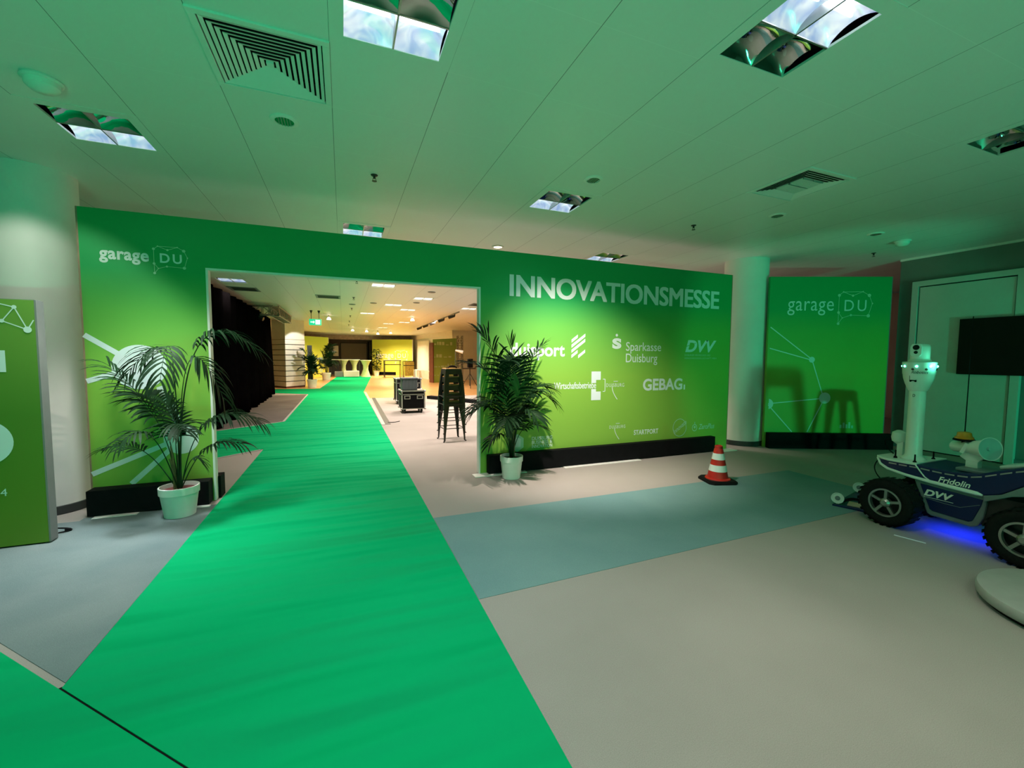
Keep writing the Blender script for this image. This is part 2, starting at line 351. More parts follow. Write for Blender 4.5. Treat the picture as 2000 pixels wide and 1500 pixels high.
# ================================================================== THE SETTING
G = 0.69
def tile(i, j): return (-0.385 + G * i, 2.405 + G * j)              # ceiling tile centre
fixtures = {}                                                       # tiles taken by a lamp or a vent
LAMPS = [(1, 0, 'far', 'square louvre lamp at the top edge, left of the middle, blue-white lower half'),
         (-2, 3, 'far', 'square louvre lamp above the left wall column, blue-white lower half'),
         (4, 3, 'far', 'small square louvre lamp beside the round fitting over the fair wall'),
         (4, -1, 'near', 'square louvre lamp at the top edge right of the middle, two cells lit'),
         (8, -1, None, 'unlit square louvre lamp cut by the right edge of the photo'),
         (1, 6, 'far', 'louvre lamp just showing above the fair wall over the opening'),
         (7, 6, 'far', 'louvre lamp just showing above the last letters of the fair wall title')]
VENTS = [(0, 1, 'large square ceiling vent with concentric louvres at upper left', False),
         (7, 1, 'square ceiling vent with a slotted centre grid at right', True)]
HALL = [(-3, 14, 'unlit-looking hall lamp over the black curtain', 'dark'), (2, 13, 'largest lit lamp panel seen through the opening', 'lit'),
        (4, 16, 'lit lamp panel second nearest beyond the opening', 'lit'), (3, 19, 'lit lamp panel right of the sprinkler row, third beyond the opening', 'lit'),
        (2, 24, 'lit lamp panel close to the column of sprinklers', 'lit'), (7, 19, 'lit lamp panel at the right edge of the opening', 'lit'),
        (4, 21, 'pale lamp panel behind the two bright ones in the hall', 'lit'), (4, 32, 'far lamp panel near the glowing hall lamp', 'lit'),
        (4, 37, 'farthest lamp panel above the yellow wall', 'lit'), (5, 30, 'lamp panel just right of the far bright one', 'lit')]
HVENT = [(0, 17, 'dark slot vent in the middle of the hall ceiling'), (-3, 16, 'broad dark vent over the curtain'), (7, 17, 'dark vent at the right edge of the hall ceiling')]
for t in LAMPS + VENTS + HALL + HVENT: fixtures[(t[0], t[1])] = 1
cm = MB()
X0, X1, Y0, Y1 = -7.975, 14.105, -6.22, 41.39
nx = round((X1 - X0) / G); ny = round((Y1 - Y0) / G)
idx = {}
for i in range(nx + 1):
    for j in range(ny + 1): idx[(i, j)] = i * (ny + 1) + j
vs = [(-0.73 + G * (i - 11), 2.06 + G * (j - 12), HC) for i in range(nx + 1) for j in range(ny + 1)]
fs = [(idx[(i, j)], idx[(i, j + 1)], idx[(i + 1, j + 1)], idx[(i + 1, j)]) for i in range(nx) for j in range(ny) if (i - 11, j - 12) not in fixtures]
cm.add(vs, fs); struct(cm, 'ceiling', 'ceiling')
cb = MB().box(-8.4, 14.5, -6.8, 41.9, HC + 0.35, HC + 0.45); struct(cb, 'ceiling', 'skirt_dark')

struct(MB().slab([(-8.4, -6.8), (14.5, -6.8), (14.5, 16.95), (-1.3, 16.95), (-1.3, 20.4), (-8.4, 20.4)], -0.1, 0.0), 'floor', 'grey_carpet')
struct(MB().slab([(-1.3, 16.95), (14.5, 16.95), (14.5, 41.9), (-8.4, 41.9), (-8.4, 20.4), (-1.3, 20.4)], -0.1, 0.0), 'floor', 'parquet')
struct(MB().box(-8.3, -8.0, -6.5, 41.5, 0, HC), 'wall_left', 'wall_white')
struct(MB().box(-8, 14.2, -6.5, -6.2, 0, HC), 'wall_back', 'wall_white')
struct(MB().slab([(9.45, 4.62), (9.45, -6.2), (9.7, -6.2), (9.7, 4.62)], 0, HC), 'wall_right', 'wall_grey')
struct(MB().box(9.7, 14.1, 4.4, 4.62, 0, HC), 'wall_right', 'wall_pink')
struct(MB().box(13.9, 14.2, 4.62, 41.5, 0, HC), 'wall_right', 'wall_pink')
struct(MB().box(6.3, 13.9, 9.9, 10.1, 0, HC), 'wall_behind', 'wall_pink')
struct(MB().box(9.42, 9.45, -6.1, 4.62, HC - 0.035, HC), 'trim_1', 'edge_white')          # pale angle where wall meets ceiling
struct(MB().box(9.15, 9.3, 4.72, 4.87, 0, 2.75).box(9.12, 9.33, 4.69, 4.9, 2.75, 2.85), 'trim_2', 'trim_wood')
struct(MB().box(9.42, 9.45, 4.42, 4.62, 0, 0.1).box(9.42, 9.45, -6.1, 3.05, 0, 0.1), 'baseboard_right', 'paint_grey')
# white panelled door on the right wall
d = struct(MB().box(9.40, 9.45, 3.15, 4.30, 0.02, 2.857), 'door_1', 'door_white', bevel=0.004)
MB().prism([(3.04, 0.0), (3.14, 0.0), (3.14, 2.875), (4.315, 2.875), (4.315, 0.0), (4.405, 0.0), (4.405, 2.965), (3.04, 2.965)], lambda u, v, t: (t, u, v), 9.38, 9.45).build('door_frame', 'door_white', d, bevel=0.004)
MB().box(9.435, 9.449, 3.14, 4.315, 0, 2.875).build('shadow_gap', 'black', d)
# round columns
def column(x, y, r):
    o = struct(MB().lathe([(r, 0.0), (r, HC)], (x, y, 0), 64, cap=False), 'column', 'column_white', smooth=True)
    MB().lathe([(r + 0.006, 0.0), (r + 0.012, 0.004), (r + 0.012, 0.085), (r + 0.002, 0.09)], (x, y, 0), 64, cap=False).build('skirting', 'skirt_dark', o, smooth=True)
column(-2.85, 5.78, 0.335); column(7.0, 5.79, 0.368)
# far end of the hall behind the opening
struct(MB().box(-8, 13.9, 41.0, 41.3, 0, HC), 'wall_far', 'wall_dark')
struct(MB().box(-3.6, 5.9, 38.9, 39.3, 3.02, HC), 'trim_3', 'bulkhead')
struct(MB().slab([(5.75, 38.6), (6.95, 28.4), (13.9, 28.4), (13.9, 28.7), (7.2, 28.7), (6.05, 38.9), (6.05, 41), (5.75, 41)], 0, HC), 'wall_hall_right', 'wall_white')
struct(MB().slab([(5.72, 38.3), (6.92, 28.3), (6.94, 28.3), (5.76, 38.3)], 3.05, HC), 'trim_4', 'bench_white')
struct(MB().box(-8, -3.6, 36.0, 36.3, 0, HC), 'wall_hall_left', 'wall_white')
# clad pillar
pil = [(-3.35, 24.55), (-2.62, 23.4), (-1.84, 24.35), (-2.1, 25.5), (-3.1, 25.8)]
p = struct(MB().slab(pil, 2.42, HC), 'pillar', 'bench_white')
MB().slab(pil, 0.06, 2.42).build('backing', 'skirt_dark', p)
def inset(poly, k):
    cx = sum(q[0] for q in poly) / len(poly); cy = sum(q[1] for q in poly) / len(poly)
    return [(cx + (x - cx) * k, cy + (y - cy) * k) for x, y in poly]
MB().slab(inset(pil, 0.985), 0.0, 0.06).build('plinth', 'red_wood', p)
spot('pillar_spot_light', (-1.3, 22.3, HC - 0.1), (-2.1, 24.0, 1.4), 260, (1.0, 0.93, 0.82), 62, 0.2)
for k in range(9):
    MB().slab(inset(pil, 1.02), 0.08 + k * 0.262, 0.08 + k * 0.262 + 0.226).build('cladding_board', 'bench_white', p, bevel=0.006)

# ================================================================== CEILING FITTINGS
def lamp(i, j, lit, label):
    x, y = tile(i, j); t = thing('ceiling_lamp', label, 'lamp', (x, y, HC), 0, 'louvre lamps in the front ceiling')
    h = 0.27; o = G / 2
    fr = MB()
    for a, b, c_, d_ in ((-o, o, -o, -h), (-o, o, h, o), (-o, -h, -h, h), (h, o, -h, h)): fr.box(a, b, c_, d_, -0.003, 0.012)
    fr.build('frame', 'ceiling_plain', t, world=False)
    for nm, y0, y1 in (('near', -h, -0.004), ('far', 0.004, h)):
        mb = MB(); n = 10
        for sx0, sx1 in ((-h, -0.004), (0.004, h)):
            pr = []
            for q in range(n + 1):
                a = q / n; yy = y0 + (y1 - y0) * a; zz = 0.105 * math.sin(PI * a) ** 0.65 if 0 < a < 1 else 0
                pr.append((yy, zz + 0.002))
            k = 6
            grid = []
            for e in range(k + 1):
                xx = sx0 + (sx1 - sx0) * e / k; edge = min(1, 0.55 + 1.8 * min(e, k - e) / k)
                grid.append([(xx, yy, zz * edge if zz > 0.003 else zz) for yy, zz in pr])
            b = len(mb.v); mb.v += [Vector(pp) for row in grid for pp in row]
            for e in range(k):
                for q in range(n): mb.f.append((b + e * (n + 1) + q, b + e * (n + 1) + q + 1, b + (e + 1) * (n + 1) + q + 1, b + (e + 1) * (n + 1) + q))
        rf = mb.build('reflector', 'trough' if lit == nm else 'mirror', t, smooth=True, world=False)
        if lit == nm:
            rf['label'] = 'blue-white lit reflector row'
            MB().tube([(-h + 0.02, (y0 + y1) / 2, 0.085), (h - 0.02, (y0 + y1) / 2, 0.085)], 0.013, 8).build('lamp_tube', 'tube', rf, world=False)
    dv = MB().box(-h, h, -0.005, 0.005, -0.002, 0.10).box(-0.005, 0.005, -h, h, -0.002, 0.07)
    dv.build('divider', 'alu', t, world=False)
    return t
for l in LAMPS: lamp(*l)
def vent(i, j, label, grid):
    x, y = tile(i, j); t = thing('ceiling_vent', label, 'vent', (x, y, HC), 0, 'square air vents in the front ceiling')
    o = G / 2; h = 0.305; fr = MB()
    for a, b, c_, d_ in ((-o, o, -o, -h), (-o, o, h, o), (-o, -h, -h, h), (h, o, -h, h)): fr.box(a, b, c_, d_, -0.012, 0.012)
    fr.build('frame', 'ceiling_plain', t, world=False, bevel=0.003)
    MB().box(-h, h, -h, h, 0.11, 0.12).build('duct', 'black', t, world=False)
    n = 5 if grid else 9; step = 0.031
    for k in range(n):
        a = h - 0.006 - k * step; b = a - 0.020; mb = MB()
        o1 = [(-a, -a), (a, -a), (a, a), (-a, a)]; o2 = [(-b, -b), (b, -b), (b, b), (-b, b)]
        vs = [(u, v, -0.008) for u, v in o1] + [(u, v, -0.001) for u, v in o2] + [(u, v, -0.005) for u, v in o1] + [(u, v, 0.002) for u, v in o2]
        mb.add(vs, [(e, (e + 1) % 4, 4 + (e + 1) % 4, 4 + e) for e in range(4)] + [(8 + e, 8 + (e + 1) % 4, 12 + (e + 1) % 4, 12 + e) for e in range(4)])
        mb.build('louvre', 'ceiling_plain', t, world=False)
    if grid:
        g = MB()
        for sx in (-0.145, 0.005):
            for sy in (-0.145, 0.005):
                g.box(sx, sx + 0.14, sy, sy + 0.006, -0.01, 0.01).box(sx, sx + 0.14, sy + 0.134, sy + 0.14, -0.01, 0.01)
                for e in range(8): g.box(sx + e * 0.0185, sx + e * 0.0185 + 0.008, sy, sy + 0.14, -0.01, 0.01)
        g.build('centre_grid', 'ceiling_plain', t, world=False)
    else:
        MB().box(-0.02, 0.02, -0.02, 0.02, -0.01, 0.01).build('centre_cap', 'ceiling_plain', t, world=False)
for v in VENTS: vent(*v)
def hall_lamp(i, j, label, state):
    x, y = tile(i, j); t = thing('ceiling_lamp', label, 'lamp', (x, y, HC), 0, 'lamp panels in the hall ceiling')
    o = G / 2; h = 0.28; fr = MB()
    for a, b, c_, d_ in ((-o, o, -o, -h), (-o, o, h, o), (-o, -h, -h, h), (h, o, -h, h)): fr.box(a, b, c_, d_, -0.003, 0.012)
    fr.build('frame', 'ceiling_plain', t, world=False)
    MB().box(-h, h, 0.0, h, 0.02, 0.04).build('diffuser', 'hall_panel' if state == 'lit' else 'trough', t, world=False)
    MB().box(-h, h, -h, 0.0, 0.03, 0.05).build('reflector', 'mirror', t, world=False)
    MB().box(-0.006, 0.006, -h, h, 0.0, 0.02).build('divider', 'alu', t, world=False)
for l in HALL: hall_lamp(*l)
for i, j, label in HVENT:
    x, y = tile(i, j); t = thing('ceiling_vent', label, 'vent', (x, y, HC), 0, 'vents in the hall ceiling')
    o = G / 2; h = 0.29; fr = MB()
    for a, b, c_, d_ in ((-o, o, -o, -h), (-o, o, h, o), (-o, -h, -h, h), (h, o, -h, h)): fr.box(a, b, c_, d_, -0.012, 0.012)
    fr.build('frame', 'paint_grey', t, world=False)
    sl = MB()
    for k in range(7): sl.box(-h, h, -h + 0.01 + k * 0.085, -h + 0.05 + k * 0.085, 0.0, 0.03)
    sl.build('louvre', 'skirt_dark', t, world=False)
    MB().box(-h, h, -h, h, 0.06, 0.07).build('duct', 'black', t, world=False)
def downlight(x, y, label, lit=None):
    t = thing('downlight', label, 'downlight', (x, y, HC), 0, 'round downlights in the ceiling')
    MB().lathe([(0.065, 0.002), (0.068, -0.012), (0.088, -0.012), (0.098, -0.006), (0.10, 0.0)], n=32, cap=False).build('ring', 'column_white', t, smooth=True, world=False)
    MB().lathe([(0.066, -0.008), (0.05, -0.004), (0.001, -0.002)], n=24).build('reflector', lit or 'mirror', t, smooth=True, world=False)
    if not lit:
        g = MB()
        for k in (-0.04, -0.02, 0, 0.02, 0.04): g.box(k - 0.003, k + 0.003, -math.sqrt(0.062 ** 2 - k * k), math.sqrt(0.062 ** 2 - k * k), -0.013, -0.009)
        g.build('grille', 'alu', t, world=False)
downlight(-0.384, 3.77, 'round downlight between the big vent and the fair wall')
downlight(2.388, 3.785, 'round downlight just above the small louvre lamp in mid ceiling')
downlight(5.115, 3.82, 'round downlight below the slotted vent, over the fair wall title end')
downlight(7.15, 3.82, 'round downlight nearest the green dome detector at right')
downlight(2.383, 6.62, 'glowing warm downlight right above the top edge of the fair wall', 'lamp_warm')
def dome(x, y, label):
    t = thing('ceiling_dome', label, 'detector', (x, y, HC), 0, 'round domes on the ceiling')
    MB().lathe([(0.10, 0.0), (0.105, -0.012), (0.095, -0.02)], n=32).build('base', 'ceiling_plain', t, smooth=True, world=False)
    MB().lathe([(0.088, -0.02), (0.085, -0.05), (0.06, -0.075), (0.001, -0.085)], n=32, cap=False).build('cover', 'plastic_white', t, smooth=True, world=False)
dome(-1.80, 3.83, 'pale round ceiling dome at upper left of the photo'); dome(7.93, 3.88, 'pale round ceiling dome near the right wall')
def sprinkler(x, y, label, k=1.0):
    t = thing('sprinkler', label, 'sprinkler', (x, y, HC), 0, 'small dark sprinkler heads on the ceiling')
    MB().lathe([(0.035, 0.0), (0.03, -0.008), (0.012, -0.012), (0.012, -0.035)], n=14).build('body', 'black_metal', t, smooth=True, world=False)
    MB().lathe([(0.024, -0.058), (0.024, -0.061)], n=12).build('deflector', 'black_metal', t, world=False)
    MB().tube([(-0.012, 0, -0.034), (-0.016, 0, -0.05), (-0.004, 0, -0.059)], 0.003, 5).tube([(0.012, 0, -0.034), (0.016, 0, -0.05), (0.004, 0, -0.059)], 0.003, 5).build('frame', 'black_metal', t, world=False)
    t.scale = (k, k, k); return t
for x, y, l in ((0.322, 4.53, 'dark sprinkler head in the ceiling left of the middle, above the wall opening'), (4.454, 4.53, 'dark sprinkler head in the ceiling above the title lettering'),
                (8.40, 4.5, 'dark sprinkler head in the ceiling above the right green panel')): sprinkler(x, y, l)
for y, l in ((10.8, 'nearest sprinkler head of the hall row, right below the opening top'), (13.95, 'second sprinkler head of the row running down the hall ceiling'),
             (17.07, 'third sprinkler head of the row running down the hall ceiling'), (20.24, 'fourth sprinkler head of the row running down the hall ceiling'),
             (23.33, 'fifth sprinkler head of the row running down the hall ceiling'), (26.0, 'farthest sprinkler head of the row in the hall ceiling')): sprinkler(0.335, y, l, 1.3)
for x, y, l in ((2.33, 11.9, 'flat round speaker near the right top of the opening'), (2.315, 14.45, 'flat round speaker above the bright lamp panels'),
                (0.33, 15.8, 'flat round speaker among the sprinkler row'), (0.99, 15.15, 'small flat round speaker between two lamp panels')):
    t = thing('ceiling_speaker', l, 'speaker', (x, y, HC), 0, 'flat round speakers in the hall ceiling')
    MB().lathe([(0.11, 0.0), (0.105, -0.015), (0.09, -0.02)], n=24).build('ring', 'paint_grey', t, smooth=True, world=False)
    MB().lathe([(0.085, -0.021), (0.001, -0.026)], n=20).build('grille', 'black_metal', t, world=False)
def hallspot(x, y, drop, label):
    t = thing('track_spot', label, 'spotlight', (x, y, HC), 0, 'bright small spotlights far in the hall')
    MB().tube([(0, 0, 0), (0, 0, -drop)], 0.02, 6).build('stem', 'edge_grey', t, world=False)
    MB().lathe([(0.03, -drop + 0.02), (0.075, -drop - 0.03), (0.095, -drop - 0.10)], n=16).build('shade', 'lamp_spot', t, smooth=True, world=False)
for x, y, dr, l in ((3.0, 19.9, 0.06, 'bright hall spotlight right of the middle of the opening'), (-0.55, 20.5, 0.10, 'bright hall spotlight beside the exit sign'),
                    (0.6, 29.0, 0.10, 'leftmost bright spotlight of the far row'), (1.5, 30.0, 0.08, 'second bright spotlight of the far row'),
                    (2.25, 30.5, 0.2, 'third bright spotlight of the far row, hanging lowest'), (3.15, 31.0, 0.1, 'rightmost bright spotlight of the far row')): hallspot(x, y, dr, l)
# track of dark spots along the right of the hall
t = thing('spotlight_track', 'dark spotlight track with several heads along the right of the hall ceiling', 'track', (4.35, 20.3, HC))
MB().tube([(4.32, 16.5, HC - 0.03), (4.38, 27.0, HC - 0.03)], 0.02, 6).build('rail', 'edge_grey', t)
for k in range(5): MB().tube([(4.33, 17.2 + k * 2.0, HC - 0.05), (4.30, 17.2 + k * 2.0, HC - 0.12), (4.1, 17.35 + k * 2.0, HC - 0.18)], [0.02, 0.05, 0.07], 8).build('lamp_head', 'black_metal', t)
# hanging exit sign
t = thing('exit_sign', 'green exit sign hanging on two rods beyond the curtain', 'sign', (-1.0, 18.6, 2.87))
MB().box(-1.22, -0.78, 18.57, 18.63, 2.82, 3.06).build('housing', 'exit_green', t, bevel=0.008)
MB().tube([(-1.14, 18.6, 3.06), (-1.14, 18.6, HC)], 0.012, 6).lathe([(0.012, HC - 0.12), (0.05, HC - 0.02), (0.05, HC)], (-1.14, 18.6, 0), 12).build('rod', 'black_metal', t)
MB().tube([(-0.86, 18.6, 3.06), (-0.86, 18.6, HC)], 0.012, 6).lathe([(0.012, HC - 0.12), (0.05, HC - 0.02), (0.05, HC)], (-0.86, 18.6, 0), 12).build('rod', 'black_metal', t)
f = lambda u, v, o=0.002: (-1.0 + u, 18.567 - o, 2.94 + v)
MB().poly(f, [(0.01, -0.09), (0.18, -0.09), (0.18, 0.09), (0.01, 0.09)]).poly(f, [(-0.17, -0.02), (-0.07, -0.02), (-0.07, -0.06), (-0.01, 0.0), (-0.07, 0.06), (-0.07, 0.02), (-0.17, 0.02)]).build('pictogram', 'exit_white', t)

# ================================================================== CARPETS
t = MB(); t.slab([(-1.28, 2.585), (0.80, 0.505), (0.80, 10.4), (0.83, 20.0), (2.15, 36.3), (-0.42, 36.3), (-0.78, 29.0), (-1.08, 22.8), (-1.35, 22.6), (-3.3, 23.0), (-3.3, 20.75), (-2.67, 20.45), (-1.39, 19.5), (-1.34, 11.57), (-4.9, 8.5), (-4.9, 5.65), (-4.2, 5.72), (-1.29, 8.22)], 0.0, 0.006)
o = t.build('carpet_runner', 'runner'); tag(o, 'long bright green carpet runner leading through the opening into the hall', 'carpet')
t = MB().slab([(-4.0, 5.293), (0.785, 0.508), (-0.8, -1.1), (-5.6, 3.7)], 0.0, 0.006)
o = t.build('carpet_runner', 'runner'); tag(o, 'green carpet piece in the lower left corner, cut off at a dark seam', 'carpet')
struct(MB().slab([(-1.30, 2.590), (0.79, 0.500), (0.795, 0.512), (-1.285, 2.600)], 0.0, 0.002), 'seam_shade', 'black')  # black strip stands in for the shade in the seam gap
o = MB().slab([(0.805, 2.58), (5.9, 2.72), (5.9, 4.07), (0.805, 4.09)], 0.0, 0.003).build('carpet_strip', 'teal_carpet'); tag(o, 'blue-green carpet strip between the green runner and the robot vehicle', 'carpet')
o = MB().slab([(-1.285, 2.625), (-1.285, 5.30), (-2.38, 5.30), (-2.38, 5.22), (-3.88, 5.22)], 0.0, 0.003).build('carpet_strip', 'blue_carpet'); tag(o, 'blue-grey carpet area left of the green runner, under the left palm', 'carpet')
o = MB().slab([(-1.40, 19.35), (-1.395, 11.58), (-3.6, 9.68), (-4.6, 8.83), (-4.6, 19.35)], 0.0, 0.003).build('carpet_strip', 'brown_carpet'); tag(o, 'dark brown-grey carpet area in front of the black curtain', 'carpet')
def strip(pts, wd, label, m='platform', h=0.010):
    mb = MB()
    for a, b in zip(pts, pts[1:]):
        a = Vector((a[0], a[1])); b = Vector((b[0], b[1])); d = (b - a).normalized(); n = Vector((-d.y, d.x)) * wd / 2
        mb.slab([tuple(a - n), tuple(b - n), tuple(b + n), tuple(a + n)], 0.0, h)
    return tag(mb.build('edge_strip', m), label, 'edge strip', 'edging strips beside the green runner in the hall')
strip([(-1.39, 19.4), (-1.37, 11.5), (-3.6, 9.6)], 0.05, 'white edging strip round the grey carpet corner in front of the black curtain')
strip([(-1.33, 8.15), (-3.4, 6.36)], 0.035, 'white edging strip right behind the left part of the fair wall')
strip([(0.85, 10.2), (0.885, 19.9)], 0.085, 'white edging strip on the right of the green runner in the hall')
strip([(0.96, 10.25), (1.06, 17.0)], 0.12, 'dark edging strip beside the white one, right of the runner', 'skirt_dark', 0.006)
o = MB().slab([(4.63, 2.19), (4.68, 1.985), (4.698, 1.99), (4.648, 2.195)], 0.0, 0.003).build('tape_strip', 'tape'); tag(o, 'short white tape line on the floor beside the robot', 'tape')

# ================================================================== FAIR WALL WITH THE OPENING
YW = 5.46
W = thing('fair_wall', 'large green fair wall with a big opening, titled INNOVATIONSMESSE', 'wall panel', (1.9, YW, 0))
fw = lambda u, v, o=0.002: (u, YW - o, v)
MB().prism([(-2.37, 0.0), (-1.335, 0.0), (-1.335, 2.52), (1.712, 2.52), (1.712, 0.0), (6.27, 0.0), (6.27, 3.037), (-2.37, 3.037)], lambda u, v, t: (u, t, v), YW, YW + 0.075).build('printed_panel', 'print', W)
MB().prism([(-1.345, 0.004), (-1.325, 0.004), (-1.325, 2.51), (1.70, 2.51), (1.70, 0.004), (1.722, 0.004), (1.722, 2.53), (-1.345, 2.53)], lambda u, v, t: (u, t, v), YW - 0.006, YW + 0.09).build('opening_edge', 'edge_white', W)
MB().box(-2.385, -2.37, YW, YW + 0.075, 0, 3.037).box(6.27, 6.285, YW, YW + 0.075, 0, 3.037).build('side_edge', 'trim_wood', W)
MB().box(-2.36, -1.355, 5.30, YW - 0.003, 0.012, 0.262).build('base_block', 'black', W, bevel=0.004)
MB().box(1.81, 5.90, 5.355, YW - 0.003, 0.012, 0.262).build('base_block', 'black', W, bevel=0.004)
MB().box(-1.45, -1.30, YW + 0.08, 5.72, 0.0, 0.25).build('rear_foot', 'black', W, bevel=0.004)
mb = MB()
for a, b in ((-2.30, -1.95), (-1.6, -1.34)): mb.box(a, b, 5.235, 5.30, 0.0, 0.008)
for a, b in ((1.60, 2.35), (2.95, 4.3), (6.05, 6.35)): mb.box(a, b, 5.29, 5.45, 0.0, 0.008)
mb.build('floor_plate', 'edge_white', W)
# network graphic on the left leg
mb = MB(); mb.disc(fw, -1.945, 1.475, 0.228, 48)
for a, b, wd in (((-2.37, 1.795), (-2.10, 1.60), 0.05), ((-2.37, 1.335), (-2.10, 1.43), 0.05), ((-1.70, 1.12), (-1.60, 0.75), 0.055)): mb.line(fw, a, b, wd)
mb.build('network_graphic', 'graphic', W)
mb = MB(); mb.disc(fw, -1.62, 0.70, 0.155, 40)
for a, b, wd in (((-2.37, 0.395), (-1.66, 0.70), 0.05), ((-2.06, 0.265), (-1.66, 0.66), 0.05), ((-1.79, 1.27), (-1.60, 0.75), 0.055)): mb.line(fw, a, b, wd)
mb.build('network_graphic', 'letter', W)
def network_logo(fn, u, v, k, parent, m, m2, bold):
    """the lettering and its mesh of dots and lines; (u, v) is the baseline start, k the scale"""
    P = lambda a, b: (u + a * k, v + b * k)
    a0 = P(0, -0.05); a1 = P(0.80, 0.20)
    text_mb('garage', a0[0], P(0, -0.065)[1], a1[0], P(0, 0.185)[1], fn, bold, space=1.06).build('logo_lettering', m, parent)
    d0 = P(0.985, 0.01); d1 = P(1.36, 0.205)
    text_mb('DU', d0[0], d0[1], d1[0], d1[1], fn, bold * 0.7, space=1.3).build('logo_lettering', m, parent)
    nodes = [P(0.885, 0.285), P(0.955, 0.345), P(1.12, 0.28), P(1.29, 0.35), P(1.40, 0.285), P(1.46, 0.145), P(1.40, -0.07), P(1.10, -0.06), P(0.885, -0.015), P(0.888, -0.21), P(0.955, -0.11)]
    mb = MB()
    for i, j in ((0, 1), (1, 2), (1, 3), (2, 3), (3, 4), (4, 5), (5, 6), (6, 7), (7, 10), (10, 9), (9, 8), (8, 0), (8, 10)): mb.line(fn, nodes[i], nodes[j], 0.0085 * k)
    for i, r in ((0, .026), (1, .014), (2, .02), (3, .014), (4, .03), (5, .014), (6, .03), (7, .02), (8, .024), (9, .024), (10, .012)): mb.disc(fn, nodes[i][0], nodes[i][1], r * k, 14)
    mb.build('logo_network', m2, parent)
network_logo(fw, -2.222, 2.545, 0.495, W, 'letter', 'letter_pale', 0.03)
merge(*[text_mb('INNOVATIONSMESSE', 2.149 + a_ * 0.011, 2.442 + b_ * 0.007, 5.974 + a_ * 0.011, 2.728 + b_ * 0.007, lambda u, v: fw(u, v, 0.0025 + q * 0.0003), 0.0, space=0.98) for q, (a_, b_) in enumerate(((-1, -1), (-1, 1), (0, 0), (1, -1), (1, 1)))]).build('title_lettering', 'letter', W)
# sponsor logos
text_mb('duisport', 2.15, 1.555, 3.01, 1.80, fw, 0.025).build('sponsor_lettering', 'graphic', W)
mb = MB()
sh = lambda u: (u - 3.12) * 0.72
for c0, u0, u1 in ((1.590, 3.12, 3.225), (1.665, 3.12, 3.353), (1.740, 3.12, 3.353), (1.505, 3.235, 3.353), (1.815, 3.12, 3.225)):
    mb.poly(fw, [(u0, c0 + sh(u0)), (u1, c0 + sh(u1)), (u1, c0 + sh(u1) + 0.048), (u0, c0 + sh(u0) + 0.048)])
mb.build('sponsor_emblem', 'graphic', W)
mb = text_mb('S', 3.832, 1.735, 4.0, 1.90, fw, 0.06); mb.disc(fw, 3.912, 1.945, 0.022, 20)
mb.build('sponsor_emblem', 'letter', W)
text_mb('Sparkasse', 4.088, 1.665, 4.772, 1.845, fw, 0.004).build('sponsor_lettering', 'letter', W)
text_mb('Duisburg', 4.090, 1.485, 4.70, 1.665, fw, 0.004).build('sponsor_lettering', 'letter', W)
text_mb('DVV', 5.275, 1.698, 5.955, 1.90, fw, 0.035, 0.25).build('sponsor_lettering', 'letter', W)
MB().poly(fw, [(5.29, 1.787), (5.50, 1.85), (5.50, 1.858), (5.29, 1.797)]).move(Matrix.Translation((0, -0.002, 0))).build('letter_cut', 'print', W)
text_mb('DUISBURGER VERSORGUNGS- UND', 5.262, 1.635, 5.83, 1.665, fw).build('sponsor_lettering', 'letter_pale', W)
text_mb('VERKEHRSGESELLSCHAFT MBH', 5.255, 1.585, 5.97, 1.612, fw).build('sponsor_lettering', 'letter_pale', W)
text_mb('Wirtschaftsbetriebe', 2.841, 1.135, 3.556, 1.235, fw, 0.012).build('sponsor_lettering', 'graphic', W)
mb = MB().poly(fw, [(3.472, 1.215), (3.555, 1.215), (3.555, 1.262), (3.636, 1.262), (3.636, 1.39), (3.472, 1.39)])
mb.poly(fw, [(3.472, 0.955), (3.640, 0.955), (3.640, 1.085), (3.555, 1.085), (3.555, 1.125), (3.472, 1.125)])
mb.line(fw, (3.675, 1.272), (3.715, 1.272), 0.01).line(fw, (3.715, 1.272), (3.715, 1.085), 0.01).line(fw, (3.675, 1.085), (3.715, 1.085), 0.01)
mb.build('sponsor_emblem', 'graphic', W)
def arc_logo(u, v, k, m):
    text_mb('DUISBURG', u, v, u + 0.33 * k, v + 0.055 * k, fw, -0.004, space=1.25).build('sponsor_lettering', m, W)
    mb = MB(); pts = [(u + 0.105 * k + 0.10 * k * (q / 10) ** 1.9, v + 0.02 * k - 0.215 * k * q / 10) for q in range(11)]
    for a, b in zip(pts, pts[1:]): mb.line(fw, a, b, 0.011 * k)
    mb.line(fw, (u + 0.13 * k, v + 0.085 * k), (u + 0.21 * k, v + 0.085 * k), 0.008 * k); mb.build('sponsor_emblem', m, W)
arc_logo(3.739, 1.150, 1.0, 'graphic'); arc_logo(3.811, 0.500, 0.90, 'letter')
text_mb('GEBAG', 4.43, 1.075, 5.235, 1.268, fw, 0.03).build('sponsor_lettering', 'letter', W)
MB().poly(fw, [(5.262, 1.078), (5.296, 1.078), (5.296, 1.16), (5.262, 1.16)]).build('sponsor_emblem', 'letter', W)
text_mb('STARTPORT', 4.275, 0.372, 4.76, 0.452, fw, 0.02, space=1.05).build('sponsor_lettering', 'letter', W)
mb = MB(); pts = [(5.205 + 0.14 * math.cos(2 * PI * q / 36), 0.44 + 0.145 * math.sin(2 * PI * q / 36)) for q in range(37)]
for a, b in zip(pts, pts[1:]): mb.line(fw, a, b, 0.010)
tm = text_mb('Innovate', -0.15, -0.03, 0.17, 0.045, lambda u, v: (u, 0, v), 0.01, 0.3)
a = R(33)
